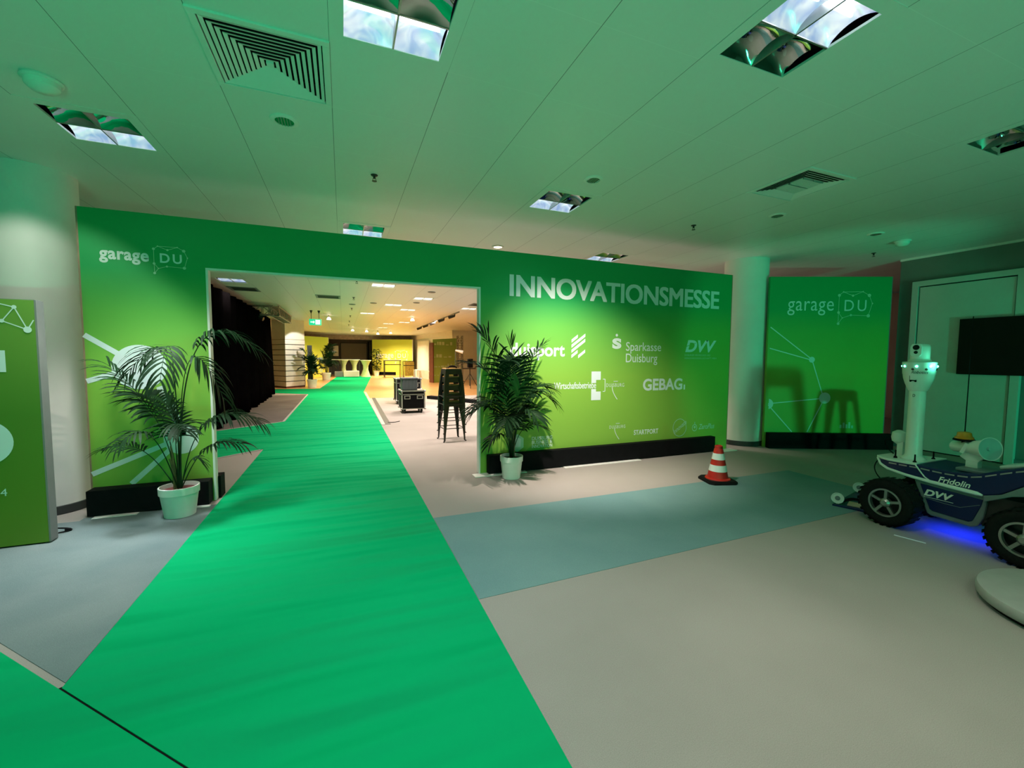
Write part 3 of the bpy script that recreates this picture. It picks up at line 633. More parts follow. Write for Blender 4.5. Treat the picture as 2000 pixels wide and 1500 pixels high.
for p_ in tm.v: p_.xyz = (5.205 + p_.x * math.cos(a) - p_.z * math.sin(a), YW - 0.002, 0.44 + p_.x * math.sin(a) + p_.z * math.cos(a))
merge(mb, tm).build('sponsor_emblem', 'letter_pale', W)
mb = MB(); pts = [(5.53 + 0.05 * math.cos(2 * PI * q / 24), 0.42 + 0.055 * math.sin(2 * PI * q / 24)) for q in range(25)]
for a_, b_ in zip(pts, pts[1:]): mb.line(fw, a_, b_, 0.012)
mb.disc(fw, 5.53, 0.43, 0.022, 14).line(fw, (5.53, 0.475), (5.53, 0.52), 0.012).build('sponsor_emblem', 'letter_pale', W)
text_mb('ZeroPlus', 5.62, 0.385, 5.98, 0.475, fw, 0.012, 0.3).build('sponsor_lettering', 'letter_pale', W)
for s_, v in (('DUISBURG', 0.41), ('BUSINESS &', 0.352), ('INNOVATION', 0.294)): text_mb(s_, 2.495, v, 2.822, v + 0.05, fw, 0.012).build('sponsor_lettering', 'letter', W)
MB().poly(fw, [(2.27 + 0.11 * math.cos(PI / 6 + k * PI / 3), 0.385 + 0.13 * math.sin(PI / 6 + k * PI / 3)) for k in range(6)]).build('sponsor_emblem', 'letter_pale', W)
MB().poly(fw, [(2.22, 0.33), (2.32, 0.33), (2.32, 0.44), (2.27, 0.47), (2.22, 0.44)]).move(Matrix.Translation((0, -0.0012, 0))).build('sponsor_emblem', 'letter', W)

# ================================================================== RIGHT GREEN PANEL
e1 = Vector((0.9163, -0.4005, 0)); n1 = Vector((-0.4005, -0.9163, 0)); P0 = Vector((7.077, 5.324, 0))
P = thing('fair_panel', 'green fair panel behind the white column, lit by green light', 'wall panel', P0 + e1 * 0.9)
fp = lambda u, v, o=0.002: tuple(P0 + e1 * u + n1 * o + Vector((0, 0, v)))
MB().prism([(-0.03, 0.0), (2.06, 0.0), (2.06, 3.045), (-0.03, 3.045)], lambda u, v, t: fp(u, v, t), -0.06, 0.0).build('printed_panel', 'print', P)
MB().prism([(2.06, 0.28), (2.075, 0.28), (2.075, 3.045), (2.06, 3.045)], lambda u, v, t: fp(u, v, t), -0.06, 0.001).build('side_edge', 'edge_grey', P)
MB().prism([(0.0, 0.0), (2.16, 0.0), (2.16, 0.275), (0.0, 0.275)], lambda u, v, t: fp(u, v, t), 0.003, 0.12).build('base_block', 'black', P, bevel=0.004)
network_logo(fp, 0.285, 2.435, 1.0, P, 'letter', 'letter_pale', 0.0)
mb = MB(); mb.disc(fp, 0.752, 1.585, 0.052, 28).disc(fp, 1.012, 0.90, 0.10, 36).poly(fp, [(0.015 + 0.095 * math.cos(q), 0.785 + 0.095 * math.sin(q)) for q in [(-80 + 10 * i) * PI / 180 for i in range(17)]])
for a, b in (((0.005, 2.16), (0.74, 1.60)), ((0.005, 1.785), (0.74, 1.58)), ((0.76, 1.57), (0.98, 0.93)), ((0.02, 0.79), (0.98, 0.895)), ((0.02, 0.77), (0.46, 0.285)), ((1.0, 0.88), (0.73, 0.285))): mb.line(fp, a, b, 0.017)
mb.build('network_graphic', 'letter', P)
mb = MB()
for k, hgt in enumerate((0.06, 0.10, 0.07, 0.11, 0.05)): mb.poly(fp, [(1.30 + k * 0.05, 0.36), (1.335 + k * 0.05, 0.36), (1.335 + k * 0.05, 0.36 + hgt), (1.30 + k * 0.05, 0.36 + hgt)])
mb.build('printed_emblem', 'letter_pale', P)

# ================================================================== LEFT BOARD
B = thing('display_board', 'man-high green display board cut by the left edge of the photo', 'display board', (-2.9, 4.70, 0))
fb = lambda u, v, o=0.002: (-2.343 + u, 4.692 - o, v)
MB().box(-3.6, -2.343, 4.692, 4.79, 0.015, 2.04).build('printed_panel', 'print_olive', B)
MB().box(-2.342, -2.330, 4.694, 4.79, 0.015, 2.042).box(-3.6, -2.343, 4.70, 4.79, 2.04, 2.046).build('side_edge', 'edge_grey', B)
MB().box(-3.55, -2.38, 4.705, 4.78, 0.0, 0.015).build('base', 'black', B)
mb = MB(); nd = [(-0.118, 1.98), (-0.195, 1.867), (-0.045, 1.80), (-0.30, 2.03), (-0.005, 1.88), (-0.42, 1.80)]
for i, j in ((0, 1), (0, 2), (1, 2), (0, 3), (2, 4), (1, 5), (3, 5)): mb.line(fb, nd[i], nd[j], 0.008)
for k, r in ((0, .016), (1, .015), (2, .026), (5, .02)): mb.disc(fb, nd[k][0], nd[k][1], r, 16)
mb.build('network_graphic', 'letter', B)
MB().poly(fb, [(-0.50, 1.455), (-0.19, 1.455), (-0.19, 1.63), (-0.50, 1.63)]).build('printed_shape', 'graphic', B)
MB().disc(fb, -0.36, 0.885, 0.185, 40).build('printed_shape', 'graphic', B)
text_mb('4', -0.275, 0.44, -0.235, 0.50, fb, 0.0).build('lettering', 'letter', B)
pts = bez((-2.60, 4.82, 0.012), (-2.46, 4.80, 0.012), (-2.44, 4.90, 0.012), (-2.36, 4.92, 0.012), 8) + bez((-2.36, 4.92, 0.012), (-2.26, 4.95, 0.012), (-2.36, 5.04, 0.012), (-2.52, 5.06, 0.012), 8)[1:]
o = MB().tube(pts, 0.006, 6).box(-2.37, -2.335, 4.965, 4.985, 0.0, 0.02).build('power_cable', 'black'); tag(o, 'thin black cable with a plug lying behind the left display board', 'cable')

# ================================================================== SCREEN ON THE RIGHT WALL
T = thing('wall_screen', 'large black flat screen on the right wall, cut by the photo edge', 'screen', (9.36, 2.95, 1.365))
MB().box(9.335, 9.37, 2.15, 3.73, 1.365, 2.258).build('screen_panel', 'glass_dark', T, bevel=0.006)
MB().box(9.37, 9.40, 2.5, 3.4, 1.55, 2.05).build('wall_mount', 'black_metal', T)

# ================================================================== PALMS
def leaf_strip(mb, p, d, side, length, width, droop, n=5):
    """one long leaflet from p heading d, sagging under its weight"""
    b = len(mb.v); pos = Vector(p); d = Vector(d).normalized()
    for i in range(n + 1):
        t = i / n; wv = width * (math.sin(PI * min(1, t * 0.86 + 0.10)) ** 0.7) * (1 if t < 0.999 else 0.08)
        s_ = side - d * side.dot(d)
        if s_.length < 1e-4: s_ = d.orthogonal()
        s_ = s_.normalized() * wv / 2
        mb.v += [pos - s_, pos + s_ + Vector((0, 0, 0.0))]
        pos = pos + d * (length / n); d = (d + Vector((0, 0, -1)) * droop / n).normalized()
    for i in range(n): mb.f.append((b + 2 * i, b + 2 * i + 1, b + 2 * i + 3, b + 2 * i + 2))
def frond(ctrl, nleaf, llen, lwid, droop, rnd, start=0.42, th=0.006, outer=0.75):
    mb = MB(); n = 26; pts = bez(*ctrl, n)
    mb.tube(pts, [th * (1 - 0.7 * i / n) for i in range(n + 1)], 5)
    for k in range(nleaf):
        t = start + (1 - start) * (k + 0.5) / nleaf; i = min(n - 1, int(t * n)); fr = t * n - i
        p_ = pts[i].lerp(pts[i + 1], fr); tan = (pts[i + 1] - pts[i]).normalized()
        sd = tan.cross(Vector((0, 0, 1)))
        if sd.length < 0.12: sd = Vector((rnd.uniform(-1, 1), rnd.uniform(-1, 1), 0.1))
        sd.normalize()
        q = (k + 0.5) / nleaf; L = llen * (0.55 + 0.75 * math.sin(PI * (0.18 + 0.68 * q))) * rnd.uniform(0.85, 1.1)
        up = sd.cross(tan).normalized()
        if up.z < 0: up = -up
        for s_ in (-1, 1):
            d = tan * (outer * (0.55 + 0.6 * q)) + sd * s_ * (1.0 - 0.45 * q) + up * rnd.uniform(0.05, 0.3)
            leaf_strip(mb, p_, d, tan.cross(d).cross(d) if rnd.random() < 2 else up, L, lwid * rnd.uniform(0.8, 1.15), droop * rnd.uniform(0.8, 1.25))
    return mb
def pot_parts(t, r0, r1, h, soil):
    prof = [(r0 * 0.94, 0.0), (r0, 0.004), (r1 * 0.93, h * 0.74), (r1 * 0.94, h * 0.76), (r1 * 0.99, h * 0.765), (r1, h * 0.99), (r1 * 0.985, h), (r1 * 0.93, h), (r1 * 0.91, h * 0.82), (0.001, h * 0.82)]
    MB().lathe(prof, n=40, cap=False).build('pot', 'pot', t, smooth=True, world=False)
    MB().lathe([(r1 * 0.915, h * 0.86), (r1 * 0.5, h * 0.885), (0.001, h * 0.89)], n=28, cap=False).build('soil', soil, t, smooth=True, world=False)
IR = Vector((0.985, -0.10, 0)); IF = Vector((0.10, 0.985, 0))          # directions along and across the palm's fan of fronds
def palm(name, label, loc, fronds, h, r0, r1, soil, nleaf, llen, lwid, droop, seed, back=9.0):
    rnd = random.Random(seed); t = thing(name, label, 'potted plant', loc)
    pot_parts(t, r0, r1, h, soil)
    for i, fr in enumerate(fronds):
        pl = fr[0]; kw = fr[1] if len(fr) > 1 else {}
        c = [IR * a + IF * b_ + Vector((0, 0, z)) for a, z, b_ in pl]
        mb = frond(c, kw.get('n', nleaf), kw.get('l', llen), kw.get('w', lwid), kw.get('d', droop), rnd, kw.get('s', 0.45), kw.get('th', 0.006), kw.get('o', 0.75))
        for p_ in mb.v: p_.y = min(p_.y, back)
        mb.build('frond', kw.get('m', 'leaf'), t, smooth=True, world=False)
    mb = MB()
    for k in range(6):
        a = rnd.uniform(0, 2 * PI); r = rnd.uniform(0.01, 0.05)
        mb.tube(bez((r * math.cos(a), r * math.sin(a), h * 0.85), (r * math.cos(a), r * math.sin(a), h + 0.1), (r * 1.3 * math.cos(a), r * 1.3 * math.sin(a), h + 0.2), (r * 2.0 * math.cos(a), r * 2.0 * math.sin(a), h + rnd.uniform(0.28, 0.45)), 6), [0.014, 0.013, 0.012, 0.011, 0.010, 0.009, 0.007], 6)
    mb.build('stem', 'stem', t, smooth=True, world=False)
    return t
LF = [   # (right, up, back) control points of each frond
    ([(0.01, 0.27, 0), (0.03, 1.0, 0.0), (0.06, 2.32, 0.05), (0.72, 1.66, 0.05)], dict(s=0.60, d=1.5, n=20, l=0.32, th=0.009)),
    ([(0.02, 0.27, 0), (0.03, 1.0, -0.02), (0.08, 2.25, -0.05), (0.46, 1.15, -0.10)], dict(s=0.70, d=1.7, n=14, l=0.28)),
    ([(0.0, 0.27, 0), (0.03, 1.0, -0.02), (0.07, 2.2, 0.0), (-0.40, 1.40, 0.02)], dict(s=0.70, d=1.5, n=13, l=0.26)),
    ([(0.0, 0.27, 0), (0.03, 1.0, -0.03), (0.06, 2.3, -0.10), (0.08, 1.35, -0.46)], dict(s=0.74, d=1.6, n=11, l=0.24)),
    ([(-0.01, 0.27, 0), (-0.05, 0.75, 0.0), (-0.18, 1.15, 0.0), (-0.54, 1.50, 0.02)], dict(s=0.52, d=1.2, n=18, l=0.28)),
    ([(-0.01, 0.27, 0.02), (-0.06, 0.7, 0.06), (-0.20, 1.25, 0.12), (-0.34, 1.18, 0.18)], dict(s=0.55, d=1.1, n=16)),
    ([(0.02, 0.27, 0), (0.10, 0.75, 0.0), (0.24, 1.18, 0.0), (0.72, 0.93, 0.02)], dict(s=0.52, d=1.5, n=22, l=0.30)),
    ([(0.0, 0.27, -0.02), (-0.06, 0.62, -0.1), (-0.10, 1.12, -0.25), (-0.26, 0.80, -0.45)], dict(s=0.6, d=1.3, n=10, l=0.20)),
    ([(0.0, 0.27, -0.02), (0.04, 0.62, -0.1), (0.04, 1.12, -0.2), (0.22, 0.92, -0.42)], dict(s=0.5, d=1.3, n=16, l=0.22)),
    ([(-0.02, 0.27, 0), (-0.12, 0.45, -0.02), (-0.26, 0.86, -0.03), (-0.58, 0.70, -0.05)], dict(s=0.58, d=0.9, n=14, l=0.2)),
    ([(0.02, 0.27, 0), (0.10, 0.42, -0.02), (0.22, 0.85, -0.03), (0.58, 0.70, -0.05)], dict(s=0.58, d=1.2, n=14, l=0.22)),
    ([(0.0, 0.27, 0), (0.02, 0.6, 0.02), (0.0, 0.95, 0.04), (-0.10, 1.12, 0.05)], dict(s=0.6, d=0.7, n=12, l=0.2)),
    ([(0.01, 0.27, 0), (0.06, 0.45, 0.0), (0.12, 0.70, 0.02), (0.20, 0.48, 0.05)], dict(s=0.6, d=1.0, n=9, l=0.15)),
]
palm('potted_palm', 'tall loose palm in a white pot, left of the opening', (-1.545, 5.085, 0), LF, 0.30, 0.128, 0.168, 'soil_red', 16, 0.30, 0.022, 1.3, 3, 0.355)
RF = [
    ([(0.0, 0.27, 0), (-0.05, 0.9, 0), (-0.14, 1.75, 0.0), (-0.46, 1.92, 0.0)], dict(s=0.45, d=0.7, n=22, l=0.34)),
    ([(0.0, 0.27, 0.02), (-0.06, 0.9, 0.03), (-0.16, 1.50, 0.05), (-0.60, 1.52, 0.05)], dict(s=0.42, d=0.8, n=22, l=0.32)),
    ([(0.02, 0.27, 0), (0.06, 1.0, 0.0), (0.14, 1.55, 0.0), (0.46, 1.78, 0.02)], dict(s=0.62, d=0.5, n=12, l=0.22)),
    ([(0.0, 0.27, -0.02), (0.02, 0.9, -0.03), (0.03, 1.4, -0.04), (-0.04, 1.80, -0.05)], dict(s=0.75, d=0.2, n=7, l=0.20, o=1.3)),
    ([(0.0, 0.27, -0.02), (0.00, 0.8, -0.05), (-0.08, 1.6, -0.15), (-0.16, 1.55, -0.42)], dict(s=0.4, d=0.9, n=24, l=0.30)),
    ([(0.01, 0.27, -0.02), (0.05, 0.75, -0.05), (0.14, 1.42, -0.10), (0.52, 1.02, -0.15)], dict(s=0.45, d=1.1, n=24, l=0.30)),
    ([(0.01, 0.27, 0.0), (0.08, 0.8, 0.05), (0.2, 1.34, 0.08), (0.54, 1.18, 0.1)], dict(s=0.45, d=1.0, n=22, l=0.28)),
    ([(-0.01, 0.27, 0.0), (-0.08, 0.75, -0.04), (-0.22, 1.30, -0.08), (-0.60, 0.92, -0.12)], dict(s=0.42, d=1.0, n=24, l=0.30)),
    ([(-0.01, 0.27, 0.02), (-0.08, 0.7, 0.04), (-0.26, 1.18, 0.06), (-0.52, 0.86, 0.06)], dict(s=0.4, d=1.0, n=22, l=0.28)),
    ([(0.0, 0.27, -0.02), (0.02, 0.65, -0.10), (0.06, 1.15, -0.22), (0.20, 0.85, -0.42)], dict(s=0.4, d=1.0, n=20, l=0.26)),
    ([(0.0, 0.27, -0.02), (-0.03, 0.6, -0.08), (-0.06, 1.08, -0.2), (-0.22, 0.75, -0.42)], dict(s=0.4, d=1.0, n=20, l=0.26)),
    ([(0.01, 0.27, 0.0), (0.06, 0.55, 0.0), (0.16, 0.82, -0.03), (0.44, 0.66, -0.06)], dict(s=0.5, d=0.8, n=14, l=0.2)),
    ([(-0.01, 0.27, 0.0), (-0.06, 0.5, 0.0), (-0.16, 0.78, -0.03), (-0.34, 0.45, -0.06)], dict(s=0.5, d=0.9, n=14, l=0.2)),
    ([(0.0, 0.27, 0.02), (0.02, 0.8, 0.05), (0.05, 1.35, 0.1), (0.12, 1.55, 0.2)], dict(s=0.4, d=0.6, n=20, l=0.26)),
    ([(0.0, 0.27, 0.0), (0.0, 0.7, -0.02), (0.04, 1.0, -0.08), (0.05, 1.22, -0.2)], dict(s=0.35, d=0.5, n=14, l=0.30, w=0.035, m='leaf_light', o=1.2)),
    ([(0.0, 0.27, -0.01), (-0.04, 0.6, -0.03), (-0.08, 0.95, -0.06), (-0.18, 1.12, -0.1)], dict(s=0.35, d=0.7, n=16, l=0.26)),
    ([(0.02, 0.27, 0.0), (0.06, 0.6, 0.0), (0.10, 0.95, 0.0), (0.26, 0.92, 0.0)], dict(s=0.4, d=0.9, n=16, l=0.24)),
]
palm('potted_palm', 'dense bushy palm in a white pot before the right half of the fair wall', (2.05, 5.13, 0), RF, 0.30, 0.118, 0.152, 'soil', 19, 0.28, 0.026, 0.9, 5, 0.31)

# ================================================================== TRAFFIC CONE
t = thing('traffic_cone', 'red and white traffic cone on a black square foot', 'traffic cone', (4.505, 4.03, 0))
ft = MB(); oc = [(-0.14, -0.19), (0.14, -0.19), (0.19, -0.14), (0.19, 0.14), (0.14, 0.19), (-0.14, 0.19), (-0.19, 0.14), (-0.19, -0.14)]
ft.slab(oc, 0.0, 0.03).slab([(x * 0.93, y * 0.93) for x, y in oc], 0.03, 0.042)
ft.move(Matrix.Rotation(R(-18), 4, 'Z')).build('foot', 'rubber', t, world=False, bevel=0.006)
def cr(z): return 0.128 - (z - 0.05) / 0.43 * 0.085
for nm, z0, z1, m in (('cone_body', 0.05, 0.145, 'cone_red'), ('reflective_band', 0.145, 0.225, 'cone_white'), ('cone_body', 0.225, 0.295, 'cone_red'), ('reflective_band', 0.295, 0.375, 'cone_white'), ('cone_body', 0.375, 0.465, 'cone_red')):
    pr = [(cr(z0), z0), (cr(z1), z1)]
    if z0 == 0.05: pr = [(0.155, 0.04), (0.15, 0.052), (cr(0.06), 0.06), (cr(z1), z1)]
    if z1 > 0.46: pr = [(cr(z0), z0), (cr(0.43), 0.43), (cr(0.43) - 0.005, 0.433), (cr(0.45), 0.465), (0.034, 0.475), (0.03, 0.46), (0.001, 0.455)]
    if nm == 'reflective_band': pr = [(r + 0.0015, z) for r, z in pr]
    MB().lathe(pr, n=36, cap=False).build(nm, m, t, smooth=True, world=False)

# ================================================================== ROBOT VEHICLE
RB = thing('robot_vehicle', 'blue and white four-wheeled robot vehicle with a camera mast, cut by the right edge', 'robot', (5.24, 1.9, 0))
XN, XF = 4.98, 5.50
def wheel(xc, y, out):
    """xc: middle of the tyre, out: -1 faces the photo's side"""
    r = 0.226; wd = 0.095
    pr = [(0.135, -wd * 0.86), (0.165, -wd), (0.198, -wd * 0.97), (0.218, -wd * 0.80), (r, -wd * 0.45), (r, wd * 0.45), (0.218, wd * 0.80), (0.198, wd * 0.97), (0.165, wd), (0.135, wd * 0.86), (0.130, wd * 0.5), (0.130, -wd * 0.5), (0.135, -wd * 0.86)]
    mb = MB().lathe(pr, (xc, y, r), 48, 'x', cap=False)
    for k in range(26):
        a = 2 * PI * k / 26
        for s_ in (-1, 1):
            c = (xc + s_ * wd * 0.55, y + (r - 0.001) * math.cos(a + s_ * 0.06), r + (r - 0.001) * math.sin(a + s_ * 0.06))
            mb.obox(c, 0.075, 0.026, 0.005, Matrix.Rotation(a - PI / 2, 3, 'X'))
    wh = mb.build('wheel', 'rubber', RB, smooth=True)
    xo = xc + out * wd * 0.72
    mb = MB().lathe([(0.134, -0.02), (0.134, 0.02), (0.118, 0.02), (0.118, -0.02), (0.134, -0.02)], (xo, y, r), 48, 'x', cap=False)
    mb.lathe([(0.001, 0.03 * out), (0.024, 0.03 * out), (0.034, 0.022 * out), (0.042, 0.012 * out), (0.042, -0.03 * out)], (xo, y, r), 28, 'x', cap=False)
    for k in range(5):
        a = 2 * PI * k / 5 + 0.35
        mb.obox((xo, y + 0.080 * math.cos(a), r + 0.080 * math.sin(a)), 0.022, 0.024, 0.085, Matrix.Rotation(a - PI / 2, 3, 'X'))
    mb.build('rim', 'alu', wh, smooth=True)
    MB().lathe([(0.13, 0), (0.001, 0)], (xc + out * 0.01, y, r), 32, 'x', cap=False).build('brake_disc', 'black_metal', wh)
wheel(4.885, 2.36, -1); wheel(4.885, 1.465, -1); wheel(5.595, 2.36, 1); wheel(5.595, 1.465, 1)
MB().tube([(4.9, 2.36, 0.226), (5.6, 2.36, 0.226)], 0.03, 10).tube([(4.9, 1.465, 0.226), (5.6, 1.465, 0.226)], 0.03, 10).box(5.0, 5.48, 2.30, 2.42, 0.20, 0.33).build('axle', 'black_metal', RB)
ST = [  # y, half width, bottom, top, belly inset
    (2.570, 0.17, 0.575, 0.612), (2.52, 0.215, 0.535, 0.610), (2.447, 0.242, 0.506, 0.608), (2.30, 0.257, 0.484, 0.613), (2.218, 0.26, 0.476, 0.617), (2.115, 0.26, 0.468, 0.612),
    (1.988, 0.26, 0.462, 0.609), (1.87, 0.26, 0.456, 0.618), (1.80, 0.26, 0.452, 0.634), (1.743, 0.26, 0.451, 0.662), (1.662, 0.26, 0.487, 0.700), (1.541, 0.26, 0.589, 0.755), (1.35, 0.26, 0.62, 0.80), (1.1, 0.26, 0.60, 0.83), (0.85, 0.25, 0.50, 0.84)]
def loft(rows):
    mb = MB(); n = len(rows[0])
    mb.v = [Vector(p) for row in rows for p in row]
    for i in range(len(rows) - 1):
        for k in range(n): l = (k + 1) % n; mb.f.append((i * n + k, i * n + l, (i + 1) * n + l, (i + 1) * n + k))
    mb.f += [tuple(range(n)), tuple((len(rows) - 1) * n + k for k in range(n))]
    return mb
XC = 5.24
loft([[(XC - w_, y, b + 0.012), (XC - w_, y, tp), (XC + w_, y, tp), (XC + w_, y, b + 0.012)] for y, w_, b, tp in ST]).build('hull', 'paint_blue', RB, bevel=0.012)
# white deck over the nose
loft([[(XC - w_ - 0.006, y + (0.008 if i == 0 else 0), tp - 0.010), (XC - w_ - 0.006, y + (0.008 if i == 0 else 0), tp + 0.012), (XC + w_ + 0.006, y + (0.008 if i == 0 else 0), tp + 0.012), (XC + w_ + 0.006, y + (0.008 if i == 0 else 0), tp - 0.010)] for i, (y, w_, b, tp) in enumerate(ST[:5])]).build('nose_deck', 'plastic_white', RB, bevel=0.005)
# white strips: lower edge from the nose to the rear arch, and the slanting one
pts = [(5.055, 2.565, 0.600)] + [(XC - w_ - 0.006, y, b + 0.016) for y, w_, b, tp in ST[1:9]] + [(XN - 0.008, 1.765, 0.462)]
MB().tube(pts, [0.010, 0.012, 0.013, 0.014, 0.015, 0.016, 0.017, 0.018, 0.018, 0.008], 8).build('bumper_strip', 'plastic_white', RB, smooth=True)
MB().tube([(XN - 0.002, 2.226, 0.615), (XN - 0.003, 2.175, 0.545), (XN - 0.003, 2.15, 0.515), (XN - 0.003, 2.10, 0.484)], 0.006, 8).build('side_stripe', 'plastic_white', RB, smooth=True)
def topz(y):
    for a, b in zip(ST, ST[1:]):
        if b[0] <= y <= a[0]:
            q = (a[0] - y) / (a[0] - b[0]); return a[3] + (b[3] - a[3]) * q, a[1] + (b[1] - a[1]) * q
    return ST[-1][3], ST[-1][1]
mb = MB()
for k in range(12):
    ya = 2.44 - k * 0.085; yb = ya - 0.066
    if 2.21 < (ya + yb) / 2 < 2.235: continue
    (za, wa), (zb, wb) = topz(ya), topz(yb)
    mb.add([(XC - wa - 0.003, ya, za - 0.034), (XC - wb - 0.003, yb, zb - 0.034), (XC - wb - 0.003, yb, zb - 0.022), (XC - wa - 0.003, ya, za - 0.022)], [(0, 1, 2, 3)])
mb.build('reflective_dashes', 'alu', RB)
LB = [(2.235, 0.470), (2.127, 0.182), (2.10, 0.168), (1.83, 0.160), (1.784, 0.185), (1.757, 0.265), (1.735, 0.462)]
MB().prism(LB, lambda u, v, t: (t, u, v), XN + 0.012, XF - 0.012).build('lower_body', 'paint_grey', RB, bevel=0.012)
MB().prism([(2.185, 0.446), (2.105, 0.232), (2.085, 0.218), (1.845, 0.205), (1.82, 0.22), (1.775, 0.36), (1.765, 0.42)], lambda u, v, t: (t, u, v), XN + 0.004, XN + 0.02).build('side_panel', 'paint_blue', RB, bevel=0.004)
MB().tube([(XN + 0.003, 2.155, 0.325), (XN + 0.003, 2.0, 0.312), (XN + 0.003, 1.90, 0.312), (XN + 0.003, 1.78, 0.372)], 0.0022, 5).build('panel_line', 'paint_grey', RB)
MB().prism([(1.76, 0.462), (1.755, 0.41), (1.70, 0.44), (1.60, 0.50), (1.48, 0.535), (1.2, 0.545), (1.0, 0.5), (0.85, 0.46), (0.85, 0.53), (1.1, 0.615), (1.35, 0.635), (1.54, 0.600), (1.662, 0.497)], lambda u, v, t: (t, u, v), XN - 0.01, XF + 0.01).build('fender', 'paint_grey', RB, bevel=0.006)
MB().box(5.02, 5.46, 0.8, 1.78, 0.20, 0.46).build('chassis', 'black_metal', RB)
MB().box(5.08, 5.40, 1.86, 2.08, 0.152, 0.162).build('underglow_strip', 'led_strip', RB)
sd = lambda y, z: (XN - 0.0035, y, z)
text_mb('Fridolin', 0, 0, 1, 1, lambda u, v: (XN - 0.0035, 2.055 - 0.212 * u, 0.497 + 0.052 * v), 0.02, 0.3).build('lettering', 'edge_white', RB)
text_mb('DVV', 0, 0, 1, 1, lambda u, v: (XN + 0.001, 2.150 - 0.205 * u, 0.345 + 0.062 * v), 0.045, 0.3).build('lettering', 'edge_white', RB)
MB().add([(XN + 0.001, 2.152, 0.333), (XN + 0.001, 1.945, 0.333), (XN + 0.001, 1.945, 0.337), (XN + 0.001, 2.152, 0.337)], [(0, 1, 2, 3)]).build('lettering', 'edge_white', RB)
# mast
MX, MY = 5.18, 2.335
MB().lathe([(0.098, 0.622), (0.098, 0.636), (0.076, 0.650), (0.066, 0.665), (0.064, 0.69), (0.062, 1.31), (0.001, 1.31)], (MX, MY, 0), 40, cap=False).build('mast', 'plastic_white', RB, smooth=True)
H_ = MB().lathe([(0.064, 1.295), (0.070, 1.300), (0.076, 1.312), (0.098, 1.37), (0.112, 1.42), (0.116, 1.455), (0.119, 1.46), (0.125, 1.556), (0.125, 1.572), (0.120, 1.577), (0.085, 1.579), (0.083, 1.594), (0.001, 1.594)], (MX, MY, 0), 48, cap=False).build('mast_head', 'plastic_white', RB, smooth=True)
def on_head(ang, z, r): return (MX + r * math.cos(ang), MY + r * math.sin(ang), z)
view = math.atan2(-MY, -MX)                                         # from the mast to the photo's side
for k in (-2, -1, 0, 1, 2):
    a = view + k * 0.82 - 0.15
    MB().sphere(on_head(a, 1.535, 0.123), 0.010, n=10, m=6).build('led', 'led', H_, smooth=True)
for a in (view - 0.38, view + 0.42, view + 1.3):
    MB().sphere(on_head(a, 1.508, 0.117), 0.013, n=12, m=8).build('sensor', 'lens', H_, smooth=True)
text_mb('Robotics', 0, 0, 1, 1, lambda u, v: on_head(view - 0.45 + 1.0 * u, 1.466 + 0.026 * v, 0.1215), 0.0, 0.3).build('lettering', 'black', H_)
mb = MB(); hf = lambda u, v, o=0.002: on_head(view - 0.62 + u / 0.108, 1.385 + v, 0.1125 - max(0, 0.035 - v) * 0.25 + o)
mb.poly(hf, [(0, 0.0), (0.012, 0.0), (0.02, 0.008), (0.035, 0.008), (0.042, 0.0), (0.054, 0.0), (0.054, 0.022), (0.04, 0.018), (0.0, 0.020)]).poly(hf, [(0.002, 0.02), (0.006, 0.02), (0.006, 0.06), (0.002, 0.06)])
mb.build('robot_emblem', 'black', H_)
text_mb('D', 0, 0, 1, 1, lambda u, v: on_head(view - 0.55 + 0.3 * u, 1.24 + 0.026 * v, 0.0635), 0.01).build('lettering', 'black', RB)
# camera unit
cu_ = MB().lathe([(0.076, 1.594), (0.076, 1.604), (0.072, 1.608), (0.072, 1.715), (0.066, 1.738), (0.052, 1.749), (0.001, 1.752)], (MX, MY, 0), 36, cap=False).build('camera_unit', 'plastic_white', RB, smooth=True)
cd_ = Vector((-0.93, -0.12, 0)).normalized(); cs_ = Vector((0.12, -0.93, 0)).normalized()
c0 = Vector((MX, MY, 0)) + cd_ * 0.060 - cs_ * 0.008
mb = MB(); mb.prism([(-0.028, 1.630), (0.028, 1.630), (0.042, 1.65), (0.042, 1.722), (0.030, 1.748), (-0.030, 1.748), (-0.042, 1.722), (-0.042, 1.65)], lambda u, v, t: tuple(c0 + cs_ * u + cd_ * t + Vector((0, 0, v))), -0.02, 0.022)
mb.build('camera_face', 'plastic_white', cu_, bevel=0.004)
for z, r in ((1.715, 0.023), (1.668, 0.014)):
    b = MB().lathe([(0.001, 0.004), (r, 0.004), (r * 1.1, 0.0)], n=24, cap=False); q = (cd_).to_track_quat('Z', 'Y').to_matrix().to_4x4()
    b.move(Matrix.Translation(c0 + cd_ * 0.022 + Vector((0, 0, z))) @ q).build('lens', 'lens', cu_, smooth=True)
